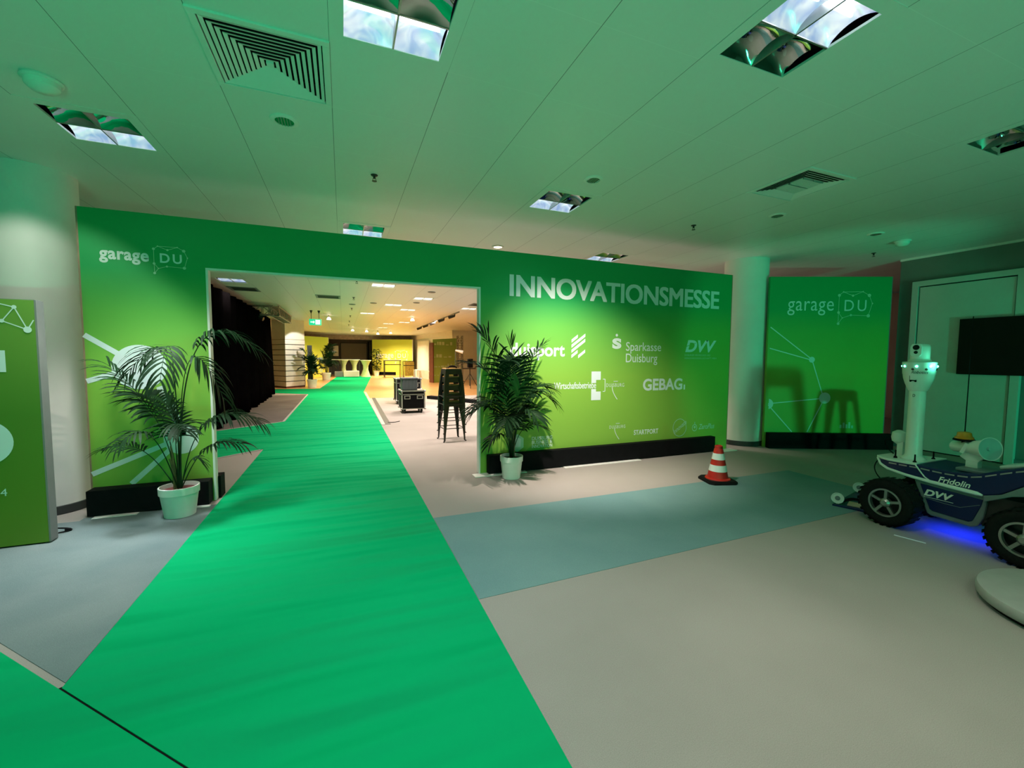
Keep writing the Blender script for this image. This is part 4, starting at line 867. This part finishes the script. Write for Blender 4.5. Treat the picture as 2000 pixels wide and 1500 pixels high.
# small aerials, sensor box, beacon, horn, whip aerial
for x, y in ((5.10, 2.44), (5.02, 2.25), (5.36, 2.26)):
    MB().lathe([(0.016, 0.62), (0.015, 0.632), (0.007, 0.642), (0.006, 0.70), (0.001, 0.702)], (x, y, 0), 14, cap=False).build('stub_aerial', 'black', RB, smooth=True)
MB().lathe([(0.02, 0.73), (0.055, 0.76), (0.062, 0.80), (0.055, 0.85), (0.02, 0.872), (0.001, 0.875)], (5.31, 2.52, 0), 20, cap=False).box(5.28, 5.33, 2.47, 2.52, 0.62, 0.76).build('sensor_pod', 'plastic_white', RB, smooth=True)
MB().tube(bez((5.31, 2.56, 0.76), (5.33, 2.68, 0.80), (5.32, 2.66, 0.68), (5.27, 2.54, 0.63), 10), 0.006, 6).build('cable', 'black', RB)
MB().tube(bez((5.06, 2.55, 0.59), (5.03, 2.60, 0.52), (4.98, 2.56, 0.46), (5.03, 2.50, 0.38), 10), 0.005, 6).build('cable', 'black', RB)
BX, BY = 5.2, 1.99
bc = MB().lathe([(0.064, 0.888), (0.062, 0.905), (0.052, 0.910), (0.046, 0.944), (0.030, 0.952), (0.001, 0.954)], (BX, BY, 0), 28, cap=False).build('beacon', 'orange', RB, smooth=True)
MB().lathe([(0.074, 0.872), (0.072, 0.885), (0.060, 0.892), (0.001, 0.892)], (BX, BY, 0), 28).box(BX - 0.012, BX + 0.012, BY - 0.012, BY + 0.012, 0.80, 0.875).build('beacon_base', 'black', bc, smooth=True)
MB().tube([(BX + 0.005, BY, 0.95), (BX + 0.005, BY, 1.985)], [0.0045, 0.0035], 6).build('whip_aerial', 'black', RB)
hb = Vector((5.27, 2.075, 0.80)); hm = Vector((5.14, 1.80, 0.836)); hd = (hm - hb).normalized(); Lh = (hm - hb).length
hq = Matrix.Translation(hb) @ hd.to_track_quat('Z', 'Y').to_matrix().to_4x4()
hn = MB().lathe([(0.001, -0.03), (0.035, -0.02), (0.05, 0.0), (0.05, 0.05), (0.056, 0.06), (0.060, 0.16), (0.066, 0.21), (0.082, Lh - 0.015), (0.100, Lh), (0.100, Lh + 0.004), (0.094, Lh + 0.002)], n=36, cap=False).move(hq).build('horn_loudspeaker', 'plastic_white', RB, smooth=True)
MB().lathe([(0.094, Lh + 0.001), (0.05, Lh - 0.012), (0.018, Lh - 0.014), (0.016, Lh + 0.004), (0.001, Lh + 0.006)], n=32, cap=False).move(hq).build('horn_face', 'horn_face', hn, smooth=True)
MB().box(5.17, 5.25, 1.88, 1.96, 0.62, 0.70).obox((5.20, 1.93, 0.735), 0.03, 0.12, 0.10, Matrix.Rotation(R(35), 3, 'X')).obox((5.20, 1.965, 0.81), 0.11, 0.03, 0.10, Matrix.Rotation(R(20), 3, 'X')).build('horn_bracket', 'plastic_white', hn, bevel=0.004)
MB().slab([(5.06, 1.98), (5.06, 1.74), (5.42, 1.66), (5.42, 1.98)], 0.618, 0.645).build('rear_deck', 'paint_grey', RB, bevel=0.006)
MB().obox((5.33, 1.60, 0.73), 0.24, 0.34, 0.03, Matrix.Rotation(R(-18), 3, 'X')).build('solar_cover', 'plastic_white', RB, bevel=0.01)
area('underglow_light', (5.24, 1.95, 0.142), 2.2, (0.01, 0.03, 1.0), 0.34, 175, sy=0.5)
pl = bpy.data.lights.new('led_light', 'POINT'); pl.energy = 0.9; pl.color = (0.1, 1.0, 0.6); pl.shadow_soft_size = 0.02
po = bpy.data.objects.new('led_light', pl); po.location = on_head(view + 0.9, 1.545, 0.165); C.objects.link(po)
# board with discs in front of the robot
D_ = thing('wheeled_board', 'low dark blue board with white discs, lying before the robot front wheel', 'board', (5.12, 2.80, 0))
MB().slab([(4.93, 2.895), (5.07, 2.55), (5.80, 2.75), (5.72, 3.09)], 0.0, 0.022).build('board', 'paint_blue', D_, bevel=0.004)
MB().slab([(5.02, 2.80), (5.09, 2.62), (5.24, 2.66), (5.16, 2.86)], 0.022, 0.036).build('plate', 'beige', D_, bevel=0.004)
MB().tube(bez((5.05, 2.86, 0.04), (5.12, 2.80, 0.08), (5.2, 2.85, 0.06), (5.25, 2.7, 0.05), 10), 0.008, 6).tube(bez((5.1, 2.88, 0.03), (5.2, 2.9, 0.07), (5.24, 2.82, 0.07), (5.3, 2.72, 0.04), 10), 0.008, 6).build('cable', 'black', D_)
for x, y in ((4.985, 2.875), (5.64, 3.03), (5.09, 2.63)):
    q = Matrix.Translation((x, y, 0.085)) @ Vector((-0.85, -0.35, 0.25)).to_track_quat('Z', 'Y').to_matrix().to_4x4()
    MB().lathe([(0.001, 0.010), (0.02, 0.010), (0.022, 0.004), (0.048, 0.002), (0.050, 0.010), (0.058, 0.010), (0.058, -0.012), (0.001, -0.012)], n=28, cap=False).move(q).box(x - 0.008, x + 0.012, y - 0.012, y + 0.008, 0.02, 0.07).build('disc', 'plastic_white', D_, smooth=True)
    MB().lathe([(0.001, 0.013), (0.020, 0.012), (0.024, 0.005)], n=20, cap=False).move(q).build('hub', 'paint_grey', D_, smooth=True)
# round plinth at the right edge
t = thing('round_plinth', 'thick round pale floor plinth at the lower right edge', 'plinth', (4.22, 0.94, 0))
MB().lathe([(0.50, 0.028), (0.522, 0.032), (0.530, 0.045), (0.530, 0.085), (0.522, 0.098), (0.505, 0.103), (0.001, 0.103)], (4.22, 0.94, 0), 72, cap=False).build('top_disc', 'platform', t, smooth=True)
MB().lathe([(0.49, 0.0), (0.49, 0.03), (0.001, 0.03)], (4.22, 0.94, 0), 48).build('gap_shade_ring', 'black', t)  # black filler for the dark gap beneath the disc

# ================================================================== HALL BEHIND THE OPENING
# black curtain
def curtain():
    ctrl = [(-2.66, 8.4), (-2.60, 10.5), (-2.58, 13.0), (-2.60, 15.5), (-2.66, 18.0), (-2.78, 20.0), (-3.3, 20.4), (-4.6, 20.5)]
    pts = []
    for a, b in zip(ctrl, ctrl[1:]):
        n = max(6, int((Vector(b) - Vector(a)).length * 12))
        pts += [Vector(a).lerp(Vector(b), k / n) for k in range(n)]
    pts.append(Vector(ctrl[-1])); mb = MB(); rows = 7; n = len(pts); s_ = 0
    for i, p_ in enumerate(pts):
        tg = (pts[min(i + 1, n - 1)] - pts[max(i - 1, 0)]).normalized(); nr = Vector((-tg.y, tg.x)); s_ += 0.085
        for r in range(rows):
            q = r / (rows - 1); am = 0.035 + 0.06 * (1 - q)
            o_ = am * (math.sin(s_ * 9.0) + 0.5 * math.sin(s_ * 4.1 + 1 + q)); z = 0.015 + q * 3.10
            mb.v.append(Vector((p_.x + nr.x * o_, p_.y + nr.y * o_, z)))
    for i in range(n - 1):
        for r in range(rows - 1): mb.f.append((i * rows + r, (i + 1) * rows + r, (i + 1) * rows + r + 1, i * rows + r + 1))
    o = mb.build('stage_curtain', 'curtain', smooth=True); sm = o.modifiers.new('thickness', 'SOLIDIFY'); sm.thickness = 0.012
    tag(o, 'black floor-length stage curtain on the left of the hall', 'curtain')
M['curtain'] = mat('curtain_black', (0.0022, 0.0018, 0.002), 1.0, spec=0.0, var=0.2, scale=6)
curtain()
def truss(a, b, sz, mb):
    a = Vector(a); b = Vector(b); d = (b - a).normalized(); sd_ = Vector((-d.y, d.x, 0)) if abs(d.z) < 0.9 else Vector((1, 0, 0)); up = sd_.cross(d)
    cor = [sd_ * i * sz / 2 + up * j * sz / 2 for i, j in ((-1, -1), (1, -1), (1, 1), (-1, 1))]
    for c in cor: mb.tube([a + c, b + c], 0.024, 7)
    n = max(2, int((b - a).length / sz))
    for k in range(n):
        p_ = a.lerp(b, k / n); q = a.lerp(b, (k + 1) / n)
        for e in range(4):
            f_ = cor[e]; g_ = cor[(e + 1) % 4]
            mb.tube([p_ + (f_ if k % 2 else g_), q + (g_ if k % 2 else f_)], 0.012, 5)
            mb.tube([p_ + f_, p_ + g_], 0.012, 5)
    return mb
t = thing('lighting_truss', 'metal box truss under the hall ceiling above the black curtain', 'truss', (-2.3, 16.8, 3.1))
truss((-4.6, 16.75, 3.15), (-2.2, 16.75, 3.15), 0.30, MB()).build('truss_beam', 'steel_dark', t)
truss((-2.2, 16.75, 3.15), (-2.2, 20.6, 3.15), 0.30, MB()).build('truss_beam', 'steel_dark', t)
MB().tube([(-2.9, 16.4, 2.98), (-2.45, 16.3, 2.82)], [0.05, 0.07], 10).build('stage_lamp', 'black_metal', t)
MB().tube([(-2.2, 18.7, 3.05), (-1.95, 18.7, 3.05)], 0.018, 6).build('cross_bar', 'steel_dark', t)
# flight cases
def flight_case(name, label, x0, x1, y0, y1, z0, z1):
    t = thing(name, label, 'flight case', ((x0 + x1) / 2, (y0 + y1) / 2, 0), 0, 'flight cases in the hall')
    MB().box(x0, x1, y0, y1, z0, z1).build('body', 'black', t)
    e = 0.022; ed = MB(); o = 0.006
    zl = z0 + (z1 - z0) * 0.80
    for z in (z0, zl, z1):
        for y in (y0, y1): ed.box(x0 - o, x1 + o, y - o - (e if y == y1 else 0), y + o + (e if y == y0 else 0), z - (e if z == z1 else e / 2 if z == zl else 0), z + (e if z == z0 else e / 2 if z == zl else 0) + 0.001)
        for x in (x0, x1): ed.box(x - o - (e if x == x1 else 0), x + o + (e if x == x0 else 0), y0 - o, y1 + o, z - (e if z == z1 else e / 2 if z == zl else 0), z + (e if z == z0 else e / 2 if z == zl else 0) + 0.001)
    for x in (x0, x1):
        for y in (y0, y1): ed.box(x - o - (e if x == x1 else 0), x + o + (e if x == x0 else 0), y - o - (e if y == y1 else 0), y + o + (e if y == y0 else 0), z0, z1)
    ed.build('edge_rails', 'alu', t)
    MB().box(x0 + 0.01, x1 - 0.01, y0 + 0.01, y1 - 0.01, z1, z1 + 0.012).build('lid', 'alu', t)
    cn = MB()
    for x in (x0, x1):
        for y in (y0, y1):
            for z in (z0 + 0.01, z1 - 0.01): cn.sphere((x, y, z), 0.032, n=10, m=6)
    cn.build('corner', 'alu', t, smooth=True)
    for k in (0.24, 0.78):
        xc = x0 + (x1 - x0) * k
        h_ = MB().prism([(xc - 0.085, zl - 0.13), (xc + 0.085, zl - 0.13), (xc + 0.085, zl - 0.03), (xc - 0.085, zl - 0.03)], lambda u, v, tt: (u, tt, v), y0 - 0.008, y0 + 0.001).build('handle', 'alu', t)
        MB().box(xc - 0.06, xc + 0.06, y0 - 0.013, y0 - 0.008, zl - 0.11, zl - 0.05).build('handle_recess', 'black', h_)
    for x in (x0 + 0.09, x1 - 0.09):
        for y in (y0 + 0.09, y1 - 0.09):
            MB().lathe([(0.001, -0.02), (0.05, -0.02), (0.05, 0.02), (0.001, 0.02)], (x, y, 0.05), 18, 'x', cap=False).box(x - 0.035, x + 0.035, y - 0.03, y + 0.03, 0.095, z0).box(x - 0.033, x - 0.024, y - 0.02, y + 0.02, 0.04, 0.10).box(x + 0.024, x + 0.033, y - 0.02, y + 0.02, 0.04, 0.10).build('castor', 'black_metal', t)
flight_case('flight_case', 'black flight case with metal edges on castors, front one carrying a grey box', 1.50, 2.15, 12.05, 12.68, 0.115, 0.635)
flight_case('flight_case', 'taller flight case standing behind the one with the grey box', 1.62, 2.44, 14.4, 15.05, 0.115, 0.86)
t = thing('storage_box', 'grey plastic box standing on the front flight case', 'box', (1.74, 12.3, 0.648))
MB().slab([(1.53, 12.12), (1.95, 12.12), (1.96, 12.48), (1.52, 12.48)], 0.648, 0.955).build('body', 'grey_plastic', t, bevel=0.02)
MB().box(1.51, 1.97, 12.10, 12.50, 0.955, 1.0).build('lid', 'grey_plastic', t, bevel=0.012)
mb = MB()
for k in range(4): mb.box(1.56 + k * 0.10, 1.59 + k * 0.10, 12.108, 12.12, 0.67, 0.95)
mb.build('rib', 'grey_plastic', t)
# stack of bar stools
def stool(label, loc, rot):
    t = thing('bar_stool', label, 'bar stool', loc, rot, 'bar stools in the stack')
    s_ = 0.155
    MB().slab([(-s_, -s_), (s_, -s_), (s_, s_), (-s_, s_)], 0.728, 0.752).prism([(-s_, 0.655), (s_, 0.655), (s_, 0.735), (-s_, 0.735)], lambda u, v, q: (u, q, v), -s_ - 0.002, -s_ + 0.004).prism([(-s_, 0.655), (s_, 0.655), (s_, 0.735), (-s_, 0.735)], lambda u, v, q: (u, q, v), s_ - 0.004, s_ + 0.002).prism([(-s_, 0.655), (s_, 0.655), (s_, 0.735), (-s_, 0.735)], lambda u, v, q: (q, u, v), -s_ - 0.002, -s_ + 0.004).prism([(-s_, 0.655), (s_, 0.655), (s_, 0.735), (-s_, 0.735)], lambda u, v, q: (q, u, v), s_ - 0.004, s_ + 0.002).build('seat_frame', 'black_metal', t, world=False, bevel=0.006)
    MB().slab([(-s_ + 0.012, -s_ + 0.012), (s_ - 0.012, -s_ + 0.012), (s_ - 0.012, s_ - 0.012), (-s_ + 0.012, s_ - 0.012)], 0.752, 0.768).build('seat', 'wood', t, world=False, bevel=0.004)
    for sx in (-1, 1):
        for sy in (-1, 1):
            mb = MB()
            for (ux, uy) in ((1, 0), (0, 1)):
                rows = []
                for q in range(6):
                    f_ = q / 5; z = 0.72 * (1 - f_) + 0.012; off = s_ + 0.055 * f_ + 0.012 * math.sin(PI * f_); wd = 0.080 * (1 - f_) + 0.026 * f_
                    ax = sx * off; ay = sy * off
                    rows.append([(ax, ay, z), (ax - sx * ux * wd, ay - sy * uy * wd, z), (ax - sx * (ux * wd + uy * 0.006), ay - sy * (uy * wd + ux * 0.006), z), (ax - sx * 0.006, ay - sy * 0.006, z)])
                b = len(mb.v); mb.v += [Vector(p_) for r_ in rows for p_ in r_]
                for q in range(5):
                    for k in range(4): l = (k + 1) % 4; mb.f.append((b + q * 4 + k, b + q * 4 + l, b + q * 4 + 4 + l, b + q * 4 + 4 + k))
            lg = mb.build('leg', 'black_metal', t, world=False)
            MB().box(sx * 0.212 - 0.013, sx * 0.212 + 0.013, sy * 0.212 - 0.013, sy * 0.212 + 0.013, 0.0, 0.014).build('rubber_foot', 'rubber', lg, world=False)
    br = MB(); k = 0.195
    for a, b in (((-k, -k), (k, -k)), ((k, -k), (k, k)), ((k, k), (-k, k)), ((-k, k), (-k, -k))): br.tube([(a[0], a[1], 0.245), (b[0], b[1], 0.245)], 0.008, 6)
    br.build('footrest', 'black_metal', t, world=False)
    return t
ORD = ['bottom bar stool of the black stack, the one standing on the floor', 'second bar stool from the bottom of the black stack', 'middle bar stool of the black stack of five', 'fourth bar stool from the bottom of the black stack', 'topmost bar stool of the black stack in the opening']
st0 = stool(ORD[0], (1.915, 7.92, 0.006), R(4))
for k in range(1, 5): dup(st0, (1.915, 7.92, 0.006 + 0.152 * k), R(4), ORD[k])
o = MB().tube(bez((1.84, 7.86, 1.386), (1.86, 7.86, 1.44), (1.98, 7.88, 1.44), (2.02, 7.88, 1.386), 10), 0.012, 8).tube(bez((1.82, 7.92, 1.388), (1.9, 7.96, 1.41), (1.98, 7.94, 1.41), (2.03, 7.97, 1.388), 8), 0.010, 8).build('carry_strap', 'black'); tag(o, 'short black strap lying on top of the bar stool stack', 'strap')
# far palms
fp_ = palm('potted_palm', 'palm in a pale pot beside the white clad pillar', (-1.47, 23.5, 0), [RF[i] for i in (0, 1, 3, 4, 5, 6, 7, 9, 10, 13, 11)], 0.42, 0.19, 0.24, 'soil', 12, 0.34, 0.045, 0.9, 11)
dup(fp_, (-1.05, 30.6, 0), R(140), 'palm in a pale pot in front of the small yellow panel', 1.2)
rnd = random.Random(4); t = thing('leafy_plant', 'dense leafy potted bush beside the yellow wall in the far hall', 'potted plant', (2.55, 36.6, 0))
pot_parts(t, 0.18, 0.24, 0.42, 'soil'); mb = MB()
for k in range(420):
    z = rnd.uniform(0.45, 2.15); rr = 0.45 * math.sin(PI * min(0.98, (z - 0.3) / 2.0)) ** 0.6 * rnd.uniform(0.3, 1); a = rnd.uniform(0, 2 * PI)
    leaf_strip(mb, (rr * math.cos(a), rr * math.sin(a), z), Vector((math.cos(a), math.sin(a), rnd.uniform(-0.2, 0.7))), Vector((-math.sin(a), math.cos(a), rnd.uniform(-.4, .4))), rnd.uniform(0.16, 0.26), 0.10, 0.8, 3)
mb.build('foliage', 'leaf', t, world=False); MB().tube([(0, 0, 0.36), (0.02, 0, 1.0), (0, 0.02, 1.9)], [0.03, 0.025, 0.01], 7).build('stem', 'stem', t, world=False)
# yellow printed walls far behind
def yellow(name, label, a, b, m):
    a = Vector((*a, 0)); b = Vector((*b, 0)); e = (b - a).normalized(); n = Vector((e.y, -e.x, 0)); L_ = (b - a).length
    t = thing(name, label, 'wall panel', (a + b) / 2); f_ = lambda u, v, o=0.006: tuple(a + e * u + n * o + Vector((0, 0, v)))
    MB().prism([(0, 0), (L_, 0), (L_, 3.04), (0, 3.04)], lambda u, v, q: f_(u, v, q), -0.08, 0).build('printed_panel', m, t)
    MB().prism([(L_ + 0.001, 0), (L_ + 0.03, 0), (L_ + 0.03, 3.04), (L_ + 0.001, 3.04)], lambda u, v, q: f_(u, v, q), -0.08, 0.004).build('side_edge', 'edge_white', t)
    return t, f_, L_
t, f_, L_ = yellow('fair_panel', 'yellow-green wall panel with garage DU lettering at the far end of the hall', (2.35, 38.4), (5.50, 36.7), 'print_lime')
network_logo(f_, 0.35, 1.45, 1.95, t, 'edge_white', 'edge_white', 0.02)
MB().prism([(0.25, 0), (2.1, 0), (2.1, 0.26), (0.25, 0.26)], lambda u, v, q: f_(u, v, q), 0.005, 0.12).build('base_block', 'black', t)
t, f_, L_ = yellow('fair_panel', 'smaller yellow-green wall panel behind the clad pillar in the far hall', (-2.75, 33.9), (-1.05, 36.0), 'print_lime')
mb = MB(); mb.disc(f_, 1.2, 1.1, 0.25, 24).disc(f_, 1.9, 0.5, 0.16, 20).line(f_, (1.2, 1.1), (1.9, 0.5), 0.04).line(f_, (1.2, 1.1), (2.3, 1.9), 0.04).line(f_, (1.2, 1.1), (0.8, 2.0), 0.04)
mb.build('network_graphic', 'cloth_pale', t)
o = MB().box(-1.72, -1.50, 24.3, 24.5, 0, 2.15).build('dark_totem', 'skirt_dark', bevel=0.02); tag(o, 'narrow dark upright box beside the clad pillar', 'totem')
# dark back wall: large grey screen, shelf with bright things
t = thing('projection_screen', 'large grey screen on the dark far wall of the hall', 'screen', (1.0, 40.8, 1.2))
MB().box(-0.15, 2.0, 40.85, 40.95, 1.25, 2.75).build('screen_panel', 'screen_grey', t)
MB().box(-0.22, 2.07, 40.90, 40.98, 1.18, 2.82).build('screen_frame', 'black_metal', t)
o = MB().box(2.10, 2.20, 40.2, 40.6, 0, 2.9).build('dark_post', 'black'); tag(o, 'dark upright post right of the large grey screen', 'post')
t = thing('display_cabinet', 'small bright glass-fronted cabinet on the dark far wall, left of the grey screen', 'cabinet', (-0.75, 40.0, 0))
MB().box(-1.15, -0.35, 39.9, 40.4, 0, 2.6).build('body', 'skirt_dark', t); MB().box(-0.78, -0.36, 39.88, 39.9, 1.6, 2.5).build('glass_door', 'edge_white', t); MB().box(-1.12, -0.80, 39.88, 39.9, 1.9, 2.4).build('glass_door', 'grey_plastic', t)
# covered standing tables
def cover_table(label, x, y):
    t = thing('standing_table', label, 'standing table', (x, y, 0), 0, 'standing tables under pale green covers')
    MB().lathe([(0.36, 0.02), (0.30, 0.12), (0.17, 0.55), (0.18, 0.85), (0.30, 1.15), (0.385, 1.24), (0.385, 1.262)], n=28, cap=False).build('cover', 'cloth_pale', t, smooth=True, world=False)
    MB().lathe([(0.40, 1.262), (0.405, 1.275), (0.40, 1.29), (0.001, 1.29)], n=28).build('table_top', 'table_glass', t, smooth=True, world=False)
    MB().lathe([(0.34, 0.0), (0.34, 0.02), (0.001, 0.025)], n=20).build('foot', 'black_metal', t, world=False); return t
ct = cover_table('leftmost standing table with a pale green cover', 0.02, 37.2)
for x, y, l in ((0.86, 37.3, 'second standing table from the left with a pale green cover'), (1.70, 37.4, 'third standing table from the left with a pale green cover')): dup(ct, (x, y, 0), 0, l)
dup(ct, (1.62, 34.4, 0), 0, 'nearest standing table with a pale green cover, left of the leafy bush')
t = thing('long_counter', 'long pale counter top on black legs in the far hall', 'counter', (-0.3, 35.9, 0))
MB().box(-0.95, 1.25, 35.7, 36.2, 1.30, 1.34).build('counter_top', 'table_glass', t)
for x in (-0.9, -0.15, 1.2): MB().box(x - 0.03, x + 0.03, 35.75, 36.15, 0.006, 1.30).build('leg', 'black_metal', t)
MB().box(-0.87, -0.18, 35.9, 35.94, 0.85, 0.92).build('rail', 'black_metal', t)
o = MB().box(0.02, 1.15, 34.9, 35.5, 0.006, 0.46).build('lounge_bench', 'bench_white', bevel=0.03); tag(o, 'low white bench at the end of the green runner', 'bench')
o = MB().box(-0.62, -0.02, 34.9, 35.4, 0.006, 0.42).build('lounge_stool', 'paint_grey', bevel=0.03); tag(o, 'low dark grey block seat at the end of the green runner', 'seat')
# black frame tables in front of the yellow wall
def frame_table(name, label, cat, x0, x1, y0, y1, h, panel):
    t = thing(name, label, cat, ((x0 + x1) / 2, (y0 + y1) / 2, 0))
    for x in (x0, x1):
        for y in (y0, y1): MB().box(x - 0.025, x + 0.025, y - 0.025, y + 0.025, 0, h).build('leg', 'black_metal', t)
    mb = MB()
    for z in (h, h - 0.32): mb.box(x0, x1, y0 - 0.02, y0 + 0.02, z - 0.025, z + 0.025).box(x0, x1, y1 - 0.02, y1 + 0.02, z - 0.025, z + 0.025).box(x0 - 0.02, x0 + 0.02, y0, y1, z - 0.025, z + 0.025).box(x1 - 0.02, x1 + 0.02, y0, y1, z - 0.025, z + 0.025)
    mb.build('frame', 'black_metal', t)
    if panel: MB().box(x0 + 0.06, x1 - 0.06, y0 - 0.015, y0 + 0.015, 0.12, h - 0.03).build('front_panel', 'gold', t)
    else: MB().box(x0 - 0.04, x1 + 0.04, y0 - 0.04, y1 + 0.04, h + 0.025, h + 0.05).build('table_top', 'table_glass', t)
frame_table('high_table', 'black framed high table in front of the yellow far wall', 'table', 2.95, 4.15, 33.6, 34.3, 1.28, False)
frame_table('frame_counter', 'black framed counter with a gold patterned front by the yellow far wall', 'counter', 4.25, 5.05, 32.6, 33.2, 1.24, True)
# right side of the hall
o = MB().slab([(5.86, 36.2), (6.22, 33.2), (6.27, 33.2), (5.91, 36.2)], 0.45, 2.85).build('white_board', 'wall_white'); tag(o, 'tall white board on the white wall at the right of the far hall', 'board')
t = thing('low_sideboard', 'long low white sideboard along the right wall of the far hall', 'sideboard', (5.6, 32, 0))
MB().slab([(5.15, 35.0), (5.55, 29.6), (6.0, 29.6), (5.6, 35.0)], 0, 0.55).build('body', 'bench_white', t); MB().slab([(5.58, 29.58), (5.97, 29.58), (5.97, 29.6), (5.58, 29.6)], 0.05, 0.5).build('end_panel', 'trim_wood', t)
o = MB().slab([(4.95, 26.2), (5.08, 25.7), (5.14, 25.72), (5.01, 26.22)], 0, 2.45).build('leaning_plank', 'red_wood'); tag(o, 'dark red-brown upright plank at the left edge of the logo wall', 'plank')
a = Vector((5.15, 26.0, 0)); b = Vector((6.75, 26.5, 0)); e = (b - a).normalized(); n = Vector((e.y, -e.x, 0)); L_ = (b - a).length
t = thing('logo_wall', 'olive green backdrop covered with small white logos in the hall', 'backdrop', (a + b) / 2); f_ = lambda u, v, o=0.006: tuple(a + e * u + n * o + Vector((0, 0, v)))
MB().prism([(0, 0), (L_, 0.0), (L_, 2.78), (0, 2.66)], lambda u, v, q: f_(u, v, q), -0.05, 0).build('printed_cloth', 'print_logo', t)
mb = MB(); rnd = random.Random(9)
for z in (2.32, 1.55, 0.95, 0.42):
    u = 0.08
    while u < L_ - 0.3:
        w_ = rnd.uniform(0.05, 0.26); h_ = rnd.choice((0.05, 0.09, 0.2))
        mb.poly(f_, [(u, z), (u + w_, z), (u + w_, z + h_), (u, z + h_)]); u += w_ + rnd.uniform(0.04, 0.14)
mb.build('printed_logos', 'cloth_pale', t)
t = thing('lattice_tower', 'thin metal lattice tower right of the logo wall', 'truss tower', (7.0, 26.6, 0))
truss((7.0, 26.6, 0.03), (7.0, 26.6, 2.95), 0.30, MB()).build('tower', 'steel_dark', t); MB().box(6.75, 7.25, 26.35, 26.85, 0, 0.03).build('base_plate', 'black_metal', t)
t = thing('tripod_stand', 'black tripod stand with mounted gear at the right of the opening', 'stand', (6.0, 20.8, 0))
MB().tube([(6.0, 20.8, 0.12), (6.0, 20.8, 1.45)], 0.025, 8).build('pole', 'black_metal', t)
for a_ in (0.3, 2.4, 4.5): MB().tube([(6.0, 20.8, 0.75), (6.0 + 0.5 * math.cos(a_), 20.8 + 0.5 * math.sin(a_), 0.015)], 0.018, 6).build('leg', 'black_metal', t)
MB().box(5.6, 6.3, 20.75, 20.85, 0.98, 1.03).build('arm', 'black_metal', t); MB().box(5.88, 6.14, 20.7, 20.9, 1.05, 1.5).build('gear', 'black', t, bevel=0.02); MB().tube([(5.62, 20.8, 1.0), (5.55, 20.75, 1.25)], 0.02, 6).build('gear', 'black_metal', t)
t = thing('light_stand', 'slim metal tripod with a white lamp at the right of the opening', 'stand', (5.7, 22.6, 0))
MB().tube([(5.7, 22.6, 0.1), (5.7, 22.6, 2.0)], 0.02, 7).build('pole', 'steel_dark', t)
for a_ in (0.9, 3.0, 5.1): MB().tube([(5.7, 22.6, 0.7), (5.7 + 0.55 * math.cos(a_), 22.6 + 0.55 * math.sin(a_), 0.015)], 0.014, 6).build('leg', 'steel_dark', t)
MB().tube([(5.7, 22.6, 1.95), (6.1, 22.5, 1.85)], [0.05, 0.10], 10).build('lamp_head', 'plastic_white', t)
t = thing('floor_beam', 'low dark beam with a heap of cables on the hall floor behind the stools', 'beam', (3.7, 14.9, 0))
MB().slab([(2.92, 16.0), (4.3, 13.7), (4.5, 13.82), (3.12, 16.12)], 0.0, 0.12).build('beam', 'black', t, bevel=0.01)
mb = MB(); rnd = random.Random(2)
for k in range(7):
    c = Vector((3.75 + rnd.uniform(-.25, .25), 14.8 + rnd.uniform(-.35, .35), 0.14)); r = rnd.uniform(0.12, 0.24)
    mb.tube([c + Vector((r * math.cos(q * 0.55), r * 1.4 * math.sin(q * 0.55), 0.02 * math.sin(q * 1.3 + k) + 0.012 * k)) for q in range(12)], 0.014, 5)
mb.build('cables', 'trim_wood', t)
o = MB().tube(bez((0.98, 10.52, 0.008), (1.1, 10.46, 0.008), (1.2, 10.52, 0.008), (1.27, 10.62, 0.008), 8), 0.008, 5).build('loose_cord', 'black'); tag(o, 'short dark cord lying on the carpet right of the green runner', 'cord')

# stools beside the camera, out of frame: their shadows fall on the right green panel
dup(st0, (7.66, 2.02, 0), R(14), 'bar stool standing outside the photo, its shadow cast on the right green panel')
dup(st0, (6.98, 0.66, 0), R(-10), 'bar stool outside the photo close to the green flood, shadow beside the right column')
